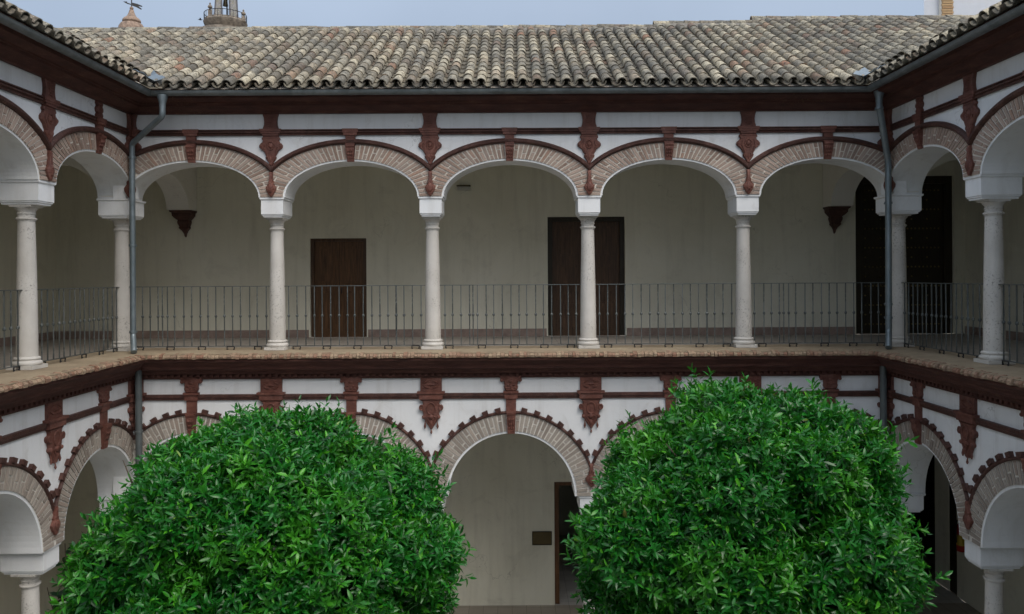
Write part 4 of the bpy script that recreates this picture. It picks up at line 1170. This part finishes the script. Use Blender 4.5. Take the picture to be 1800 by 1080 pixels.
# ------------------------------------------------------------------ small things on the walls
root = thing('wall_lamp', 'small oblong emergency lamp high on the far upper gallery wall', 'lamp', (-0.97, YB, E + 1.80))
MB().box(-0.13, 0.13, -0.06, -0.001, 0, 0.08).build('housing', M['plastic_dim'], root)
MB().box(-0.145, 0.145, -0.075, -0.001, 0.081, 0.105).build('lid', M['bronze'], root)
root = thing('plaque', 'small bronze plaque on the lower wall beside the open doorway', 'plaque', (0.635, YB, E - 5.66))
MB().box(-0.195, 0.195, -0.02, -0.001, 0, 0.26).build('plate', M['bronze'], root)
m = MB()
m.box(-0.205, 0.205, -0.026, -0.001, -0.012, 0.001); m.box(-0.205, 0.205, -0.026, -0.001, 0.259, 0.272); m.box(-0.207, -0.194, -0.025, -0.001, 0, 0.26); m.box(0.194, 0.207, -0.025, -0.001, 0, 0.26)
m.build('rim', M['bronze_dark'], root)
root = thing('fire_extinguisher', 'red fire extinguisher with black hose hanging on the right lower gallery wall', 'extinguisher', (XB - 0.13, 16.56, E - 5.85))
MB().lathe([(0.06, 0), (0.085, 0.01), (0.09, 0.03), (0.09, 0.5), (0.08, 0.55), (0.05, 0.59), (0.03, 0.61), (0.03, 0.64)], n=20).build('body', M['red'], root, smooth=40)
MB().lathe([(0.0915, 0.14), (0.0915, 0.36)], n=20, cap=False).build('paper_label', M['yellow'], root, smooth=40)
MB().tube([(0, 0, 0.65), (-0.03, -0.06, 0.72), (-0.02, -0.14, 0.70)], 0.018, 7).build('lever', M['black'], root)
MB().tube([(0, 0, 0.64), (-0.10, -0.03, 0.67), (-0.13, -0.04, 0.5), (-0.12, -0.03, 0.2)], 0.014, 7).build('hose', M['black'], root)
MB().box(0.08, 0.129, -0.04, 0.04, 0.38, 0.48).build('wall_bracket', M['far_iron'], root)

# shade plant in a clay pot behind the left tree
rnd = random.Random(3)
root = thing('potted_plant', 'tall dark-leaved potted plant in the shade behind the left tree', 'plant', (-7.25, 12.95, 0.005))
MB().lathe([(0.17, 0), (0.26, 0.40), (0.29, 0.42), (0.29, 0.48), (0.25, 0.48), (0.24, 0.44)], n=20).build('pot', M['pot'], root, smooth=40)
stm = []
for k in range(7):
    a = rnd.uniform(0, 6.28); tx, ty = 0.35 * math.cos(a), 0.35 * math.sin(a); h = rnd.uniform(1.9, 2.9)
    p = [(0.05 * math.cos(a), 0.05 * math.sin(a), 0.44), (tx * 0.4, ty * 0.4, h * 0.5), (tx, ty, h)]
    MB().tube(p, [0.018, 0.014, 0.007], 6).build('stem', M['bark'], root); stm.append(p)
lf = MB(); lf.add([(0, 0, 0), (0.075, 0.10, 0.02), (0.09, 0.2, 0.02), (0.05, 0.31, -0.01), (0, 0.40, -0.07), (-0.05, 0.31, -0.01), (-0.09, 0.2, 0.02), (-0.075, 0.10, 0.02), (0, 0.2, -0.015)],
             [(0, 1, 8), (1, 2, 8), (2, 3, 8), (3, 4, 8), (4, 5, 8), (5, 6, 8), (6, 7, 8), (7, 0, 8)])
LEAF = lf.mesh('leaf', M['leaf_dark'])
for k in range(95):
    p = stm[k % 7]; f = rnd.uniform(0.35, 1.0)
    q = Vector(p[1]).lerp(Vector(p[2]), (f - 0.5) * 2) if f > 0.5 else Vector(p[0]).lerp(Vector(p[1]), f * 2)
    o = put('leaf', LEAF, root, q, rot=(rnd.uniform(-0.9, 0.5), rnd.uniform(-0.4, 0.4), rnd.uniform(0, 6.28))); o.scale = (0.8,) * 3

# ------------------------------------------------------------------ orange trees
def tree(label, x, y, zc, rx, ry, rz, seed, shoots, squash, lobes):
    rg = np.random.default_rng(seed)
    root = thing('orange_tree', label, 'tree', (x, y, 0.0), group='orange trees in the courtyard')
    cz = E + zc
    # trunk and limbs
    tr = MB(); fork = cz - rz * 0.75
    tr.tube([(0, 0, 0), (0.02, 0.01, 0.35), (-0.03, 0.02, fork * 0.6), (0.02, 0, fork)], [0.16, 0.125, 0.11, 0.10], 12)
    tr.build('trunk', M['bark'], root, smooth=60)
    for k in range(9):
        a = 2 * math.pi * k / 9 + rg.uniform(-.3, .3); e = rg.uniform(0.25, 1.35)
        d = np.array([math.cos(a) * math.cos(e) * rx, math.sin(a) * math.cos(e) * ry, math.sin(e) * rz]) * 0.8
        p0 = np.array([0.02, 0, fork - 0.05]); p3 = np.array([0, 0, cz]) + d
        p1 = p0 + (p3 - p0) * 0.35 + np.array([0, 0, 0.15]); p2 = p0 + (p3 - p0) * 0.7 + rg.uniform(-.1, .1, 3)
        lm = MB(); lm.tube([p0, p1, p2, p3], [0.06, 0.045, 0.028, 0.01], 8)
        for q in range(5):
            b0 = p1 + (p3 - p1) * rg.uniform(0.2, 0.95); bd = rg.normal(size=3); bd[2] = abs(bd[2]); bd /= np.linalg.norm(bd)
            lm.tube([b0, b0 + bd * 0.25, b0 + bd * 0.5 + np.array([0, 0, 0.05])], [0.016, 0.011, 0.004], 5)
        lm.build('limb', M['bark'], root, smooth=60)
    # lumpy outline
    ld = rg.normal(size=(70, 3)); ld /= np.linalg.norm(ld, axis=1)[:, None]; la = rg.uniform(-0.12, 0.12, 70); lw = rg.uniform(14, 45, 70)
    l2 = rg.normal(size=(240, 3)); l2 /= np.linalg.norm(l2, axis=1)[:, None]; ld = np.vstack([ld, l2]); la = np.append(la, rg.uniform(-0.15, 0.085, 240)); lw = np.append(lw, rg.uniform(70, 220, 240))
    for (dx, dy, dz, am) in lobes:
        v = np.array([dx, dy, dz], float); v /= np.linalg.norm(v)
        ld = np.vstack([ld, v]); la = np.append(la, am); lw = np.append(lw, 16.0)
    def rad(d):
        c = d @ ld.T; r_ = 1 + (la * np.exp((c - 1) * lw)).sum(1)
        q = (np.hypot(d[:, 0], d[:, 1]) ** squash + np.abs(d[:, 2]) ** squash) ** (-1.0 / squash)
        return r_ * q
    S = np.array([rx, ry, rz])
    K_ = 54; gi = np.arange(K_) + 0.5
    cz_ = 1 - 1.62 * gi / K_; ca = gi * 2.39996 + rg.uniform(-.35, .35, K_); cs_ = np.sqrt(np.maximum(0, 1 - cz_ ** 2))
    cd = np.stack([cs_ * np.cos(ca), cs_ * np.sin(ca), cz_], 1) + rg.normal(0, 0.09, (K_, 3)); cd /= np.linalg.norm(cd, axis=1)[:, None]
    rc = rg.uniform(0.25, 0.46, K_)
    cc = cd * (rad(cd)[:, None] * S - (rc * 0.95)[:, None]) * rg.uniform(0.95, 1.05, K_)[:, None]
    N = int(shoots * 2.3)
    pick = rg.choice(K_, N, p=rc ** 2 / (rc ** 2).sum())
    d = rg.normal(size=(N, 3)); d /= np.linalg.norm(d, axis=1)[:, None]
    depth = 1 - np.abs(rg.normal(0, 0.12, N)); stick = rg.random(N) < 0.09; depth[stick] = rg.uniform(1.0, 1.3, stick.sum())
    P = cc[pick] + d * (rc[pick] * depth)[:, None] * np.array([1.08, 1.08, 0.92])
    dist = np.linalg.norm(P[:, None, :] - cc[None], axis=2) / rc[None]; dist[np.arange(N), pick] = 9
    out = dist.min(1) > 0.84
    facing = (d * cd[pick]).sum(1) > -0.45
    ok_ = (out & facing) | (rg.random(N) < 0.03)
    P, d, pick = P[ok_][:shoots], d[ok_][:shoots], pick[ok_][:shoots]
    # a thinner filling behind, so the gaps stay dark but closed
    M_ = int(shoots * 0.16); d2 = rg.normal(size=(M_, 3)); d2 /= np.linalg.norm(d2, axis=1)[:, None]
    P = np.vstack([P, d2 * S * rg.uniform(0.5, 0.72, M_)[:, None]]); d = np.vstack([d, d2]); N = len(P)
    nrm = d
    ax = nrm * 0.75 + rg.normal(0, 0.33, (N, 3)) + np.array([0, 0, 0.5]); ax /= np.linalg.norm(ax, axis=1)[:, None]
    nl = 10
    u = np.cross(ax, rg.normal(size=(N, 3))); u /= np.linalg.norm(u, axis=1)[:, None]; v = np.cross(ax, u)
    V = []
    size = rg.uniform(0.75, 1.25, N)
    for j in range(nl):
        ph = j * 2.4 + rg.uniform(-.4, .4, N); f = j / (nl - 1)
        el_ = (-0.15 + 1.2 * f) + rg.normal(0, 0.22, N)          # outer leaves lie flat, tip leaves stand
        org = P + ax * ((f - 0.5) * 0.105 * size)[:, None]
        rad_d = u * np.cos(ph)[:, None] + v * np.sin(ph)[:, None]
        ld_ = rad_d * np.cos(el_)[:, None] + ax * np.sin(el_)[:, None]
        up = ax * np.cos(el_)[:, None] - rad_d * np.sin(el_)[:, None]
        sd = np.cross(ld_, up)
        ro = rg.normal(0, 0.45, N); sd2 = sd * np.cos(ro)[:, None] + up * np.sin(ro)[:, None]; up2 = up * np.cos(ro)[:, None] - sd * np.sin(ro)[:, None]
        L = (0.070 + 0.030 * rg.random(N)) * size * (1.0 - 0.25 * f); Wd = L * rg.uniform(0.25, 0.34, N)
        fold = rg.uniform(0.15, 0.5, N); droop = rg.uniform(-0.05, 0.38, N)
        b = org
        m1 = org + ld_ * (L * 0.33)[:, None]; m2 = org + ld_ * (L * 0.68)[:, None] - up2 * (L * droop * 0.3)[:, None]
        w1 = Wd * 0.5; w2 = Wd * 0.42
        a1 = m1 + sd2 * w1[:, None] + up2 * (w1 * fold)[:, None]; c1 = m1 - sd2 * w1[:, None] + up2 * (w1 * fold)[:, None]
        a2 = m2 + sd2 * w2[:, None] + up2 * (w2 * fold)[:, None]; c2 = m2 - sd2 * w2[:, None] + up2 * (w2 * fold)[:, None]
        t = org + ld_ * L[:, None] - up2 * (L * droop)[:, None]
        V.append(np.stack([b, m1, m2, t, a1, c1, a2, c2], 1))
    V = np.concatenate(V, 0); n = len(V)
    V = V.reshape(-1, 3); V[:, 2] += cz
    tmpl = np.array([[0, 4, 1, -1], [0, 1, 5, -1], [1, 4, 6, 2], [1, 2, 7, 5], [2, 6, 3, -1], [2, 3, 7, -1]])
    me = bpy.data.meshes.new('crown')
    idx = []; 
    flat_ = [q for row in tmpl for q in row if q >= 0]; cnt = [3, 3, 4, 4, 3, 3]
    loops = (np.arange(n)[:, None] * 8 + np.array(flat_)[None, :]).ravel()
    starts = (np.arange(n)[:, None] * sum(cnt) + np.concatenate([[0], np.cumsum(cnt)[:-1]])[None, :]).ravel()
    me.vertices.add(len(V)); me.vertices.foreach_set('co', V.ravel())
    me.loops.add(len(loops)); me.loops.foreach_set('vertex_index', loops.astype(np.int32))
    me.polygons.add(len(starts)); me.polygons.foreach_set('loop_start', starts.astype(np.int32))
    me.update(calc_edges=True); me.validate()
    me.polygons.foreach_set('use_smooth', np.ones(len(me.polygons), bool))
    me.materials.append(M['leaf'])
    tag(put('crown', me, root), kind='stuff')
    return root
tree('broad rounded orange tree at left, glossy green, lower of the two trees', -2.06, 6.5, -2.47, 1.50, 1.45, 1.30, 21, 13000, 2.2,
     [(-0.72, -0.1, 0.68, -0.17), (0.15, -0.2, 1, 0.05), (0.75, -0.2, 0.6, 0.06), (0.90, -0.1, 0.42, 0.17), (-0.3, -0.1, 1, 0.03)])
tree('taller orange tree at right with a ragged peak above the ledge', 1.85, 6.3, -2.38, 1.15, 1.15, 1.41, 22, 13000, 2.4,
     [(0.20, -0.05, 1, 0.15), (0.70, -0.05, 0.72, 0.20), (0.5, -0.2, 0.85, 0.03), (-0.8, -0.3, 0.55, 0.07), (-0.92, -0.1, 0.38, 0.20), (-0.45, -0.1, 0.9, -0.10)])

# ------------------------------------------------------------------ things beyond the roofs
def px(x, y, d, roll=0.33):       # photograph pixel and distance -> world
    dx, dy = (x - 897) / F, (485 - y) / F; a = R(roll)
    return Vector((d * (dx * math.cos(a) + dy * math.sin(a)), d, E + d * (dy * math.cos(a) - dx * math.sin(a))))
D = 55.0; k = D / F; b = px(231.5, 48, D)
root = thing('cupola', 'small brown onion-shaped cupola with weathervane behind the ridge at left', 'cupola', (b.x, b.y, 0), math.atan2(-b.x, b.y))
prof = [(1.0, 0), (1.0, b.z - 1.0), (22 * k, b.z - 0.3), (21 * k, b.z + 0.0), (17.5 * k, b.z + 5.5 * k), (13.5 * k, b.z + 7 * k), (15.2 * k, b.z + 9.5 * k), (15 * k, b.z + 12 * k), (12.5 * k, b.z + 15 * k), (8.5 * k, b.z + 18 * k), (6 * k, b.z + 22 * k), (4.2 * k, b.z + 27 * k), (3.4 * k, b.z + 30 * k)]
MB().lathe(prof, n=20).build('dome', M['far_clay'], root, smooth=35)
MB().blob((0, 0, b.z + 33 * k), (3.2 * k, 3.2 * k, 3.2 * k)).build('ball', M['far_clay'], root, smooth=60)
MB().tube([(0, 0, b.z + 35 * k), (0, 0, b.z + 62 * k)], 0.9 * k, 6).build('rod', M['far_iron'], root)
m = MB(); zf = b.z + 40 * k
m.prism([(1 * k, zf - 2 * k), (1 * k, zf + 3 * k), (9 * k, zf + 2 * k), (17 * k, zf - 0.5 * k), (17 * k, zf - 2 * k), (10 * k, zf - 1.5 * k), (16.5 * k, zf - 6 * k), (15 * k, zf - 7 * k), (7 * k, zf - 3.5 * k)], -0.03, 0.03)
m.prism([(-1 * k, zf + 0.5 * k), (-7 * k, zf + 2 * k), (-7 * k, zf + 4 * k), (-13 * k, zf + 3 * k), (-7 * k, zf + 0 * k), (-1 * k, zf - 1 * k)], -0.02, 0.02)
m.build('vane', M['far_iron'], root)

D = 70.0; k = D / F; b = px(396.5, 45, D)
root = thing('bell_tower', 'ornate glazed-tile bell tower with round railed platform behind the ridge', 'tower', (b.x, b.y, 0), math.atan2(-b.x, b.y))
MB().lathe([(3.0, 0), (3.0, b.z - 4), (2.3, b.z - 3.5), (2.2, b.z - 0.6), (30 * k, b.z - 0.4), (36 * k, b.z), (37 * k, b.z + 4 * k), (35 * k, b.z + 6 * k), (35 * k, b.z + 8 * k), (20 * k, b.z + 9 * k)], n=28).build('platform', M['far_stone'], root, smooth=30)
for a in range(26):
    t = 2 * math.pi * a / 26
    MB().tube([(35.5 * k * math.cos(t), 35.5 * k * math.sin(t), b.z + 4 * k), (35.5 * k * math.cos(t), 35.5 * k * math.sin(t), b.z + 18 * k)], 0.4 * k, 5).build('railing_bar', M['far_iron'], root)
MB().tube([(35.5 * k * math.cos(t), 35.5 * k * math.sin(t), b.z + 18 * k) for t in np.linspace(0, 2 * math.pi, 27)], 0.6 * k, 6, cap=False).build('railing_hoop', M['far_iron'], root)
for sx, hx in ((-25, 0), (29.5, -6)):
    MB().box(sx * k - 3.4 * k, sx * k + 3.4 * k, -24 * k, -17 * k, b.z + 3 * k, b.z + (18 + hx) * k).lathe([(2.0 * k, b.z + (18 + hx) * k), (1.5 * k, b.z + (20 + hx) * k), (4.0 * k, b.z + (22.5 + hx) * k), (3.4 * k, b.z + (25 + hx) * k), (1.2 * k, b.z + (27 + hx) * k), (1.6 * k, b.z + (29 + hx) * k), (0.3 * k, b.z + (31 + hx) * k)], sx * k, -20.5 * k, 12).build('urn', M['far_stone'], root, smooth=40)
for sx in (-1, 1):
    for sy in (-1, 1):
        x0, x1 = (-19.5, -5.5) if sx < 0 else (6.5, 21.5)
        m = MB(); z0, z1 = b.z + 6 * k, b.z + 95 * k
        y0, y1 = (-18 * k, -7 * k) if sy < 0 else (7 * k, 18 * k)
        tp = 0.80
        m.add([(x0 * k, y0, z0), (x1 * k, y0, z0), (x1 * k, y1, z0), (x0 * k, y1, z0), (x0 * k * tp * 0.82, y0 * tp, z1), (x1 * k * tp, y0 * tp, z1), (x1 * k * tp, y1 * tp, z1), (x0 * k * tp * 0.82, y1 * tp, z1)],
              [(0, 3, 2, 1), (4, 5, 6, 7), (0, 1, 5, 4), (1, 2, 6, 5), (2, 3, 7, 6), (3, 0, 4, 7)])
        pr = m.build('pier', M['azulejo'], root)
        for q_ in ((x0, x0 + 2.2), (x1 - 2.2, x1)):
            mm = MB(); ya = y0 - 0.05 if sy < 0 else y0
            kk = [tp * 0.82 if xq < 0 and abs(xq - x0) < 3 else tp for xq in q_]
            mm.add([(q_[0] * k, ya, z0), (q_[1] * k, ya, z0), (q_[1] * k, ya + 0.1, z0), (q_[0] * k, ya + 0.1, z0), (q_[0] * k * kk[0], ya * tp - .03, z1), (q_[1] * k * kk[1], ya * tp - .03, z1), (q_[1] * k * kk[1], ya * tp + .1, z1), (q_[0] * k * kk[0], ya * tp + .1, z1)],
                   [(0, 3, 2, 1), (4, 5, 6, 7), (0, 1, 5, 4), (1, 2, 6, 5), (2, 3, 7, 6), (3, 0, 4, 7)])
            mm.build('edge_moulding', M['tower_dark'], pr)
MB().lathe([(18 * k, b.z + 95 * k), (20 * k, b.z + 98 * k), (15 * k, b.z + 110 * k), (3 * k, b.z + 125 * k)], n=16).build('spire_cap', M['far_clay'], root, smooth=40)
MB().lathe([(4.5 * k, b.z + 34 * k), (4 * k, b.z + 38 * k), (3.2 * k, b.z + 45 * k), (1 * k, b.z + 48 * k)], n=12).build('bell', M['bronze_dark'], root, smooth=40)
MB().tube([(2.5 * k, 0, b.z + 8 * k), (2.5 * k, 0, b.z + 96 * k)], 1.2 * k, 6).build('bell_hanger', M['far_iron'], root)

def bird(label, x, y, d, s):
    p = px(x, y, d)
    root = thing('bird', label, 'bird', p, rz=0.5, group='birds in the sky')
    m = MB(); m.blob((0, 0, 0), (0.2 * s, 0.075 * s, 0.07 * s), 8, 6); m.blob((0.2 * s, 0, 0.03 * s), (0.06 * s, 0.045 * s, 0.045 * s), 8, 5)
    m.add([(-0.16 * s, 0.03 * s, 0), (-0.16 * s, -0.03 * s, 0), (-0.36 * s, -0.07 * s, 0.01), (-0.36 * s, 0.07 * s, 0.01), (-0.26 * s, 0, 0.02 * s)], [(0, 1, 2, 4), (0, 4, 3)])
    for q in (-1, 1):
        m.add([(0.1 * s, 0.05 * q * s, 0.03 * s), (-0.06 * s, 0.05 * q * s, 0.03 * s), (-0.12 * s, 0.22 * q * s, 0.14 * s), (-0.2 * s, 0.42 * q * s, 0.08 * s), (0.04 * s, 0.24 * q * s, 0.15 * s)], [(0, 1, 2, 4), (2, 3, 4)])
    m.build('body', M['bird'], root, smooth=50)
bird('small dark bird flying left of the bell tower', 352, 35, 40, 0.42)

# white church wall rising over the right wing
D = 19.2; a = px(1629, 45, D); q0 = px(1655, 45, D); q1 = px(1676, 45, D)
root = thing('white_building', 'white building with an ochre brick corner strip above the right roof', 'building', (a.x, D, 0))
w0 = q0.x - a.x; w1 = q1.x - a.x
def skew(x0, x1, y0, y1, z0, z1):
    m_ = MB(); m_.box(x0, x1, y0, y1, z0, z1)
    m_.v = [(x + 0.62 * (y - y0), y, z) for x, y, z in m_.v]; return m_
skew(0, w0 + 0.02, 0.12, 6, 3, 17).build('side_bay', M['church'], root)
skew(w1 - 0.03, 9, 0.03, 6, 3, 17).build('wall', M['church'], root)
MB().box(w0, w1, 0.02, 0.3, 3, 17).build('quoin_bed', M['mortar'], root)
bm_ = MB().box(-(w1 - w0) / 2 + 0.012, (w1 - w0) / 2 - 0.008, -0.012, 0.015, 0.006, 0.054).mesh('brick', M['quoin'])
for i in range(60):
    put('brick', bm_, root, ((w0 + w1) / 2 + (0.01 if i % 2 else -0.005), 0, 12.0 + i * 0.062 - 0.4))
MB().add([(w1, 0.0, 12.55), (9, 0.0, 15.2), (9, 0.0, 15.3), (w1, 0.0, 12.65), (w1, 0.06, 12.55), (9, 0.06, 15.2), (9, 0.06, 15.3), (w1, 0.06, 12.65)], [(0, 1, 2, 3), (0, 4, 5, 1), (3, 2, 6, 7), (4, 7, 6, 5)]).build('roof_flashing', M['church'], root)
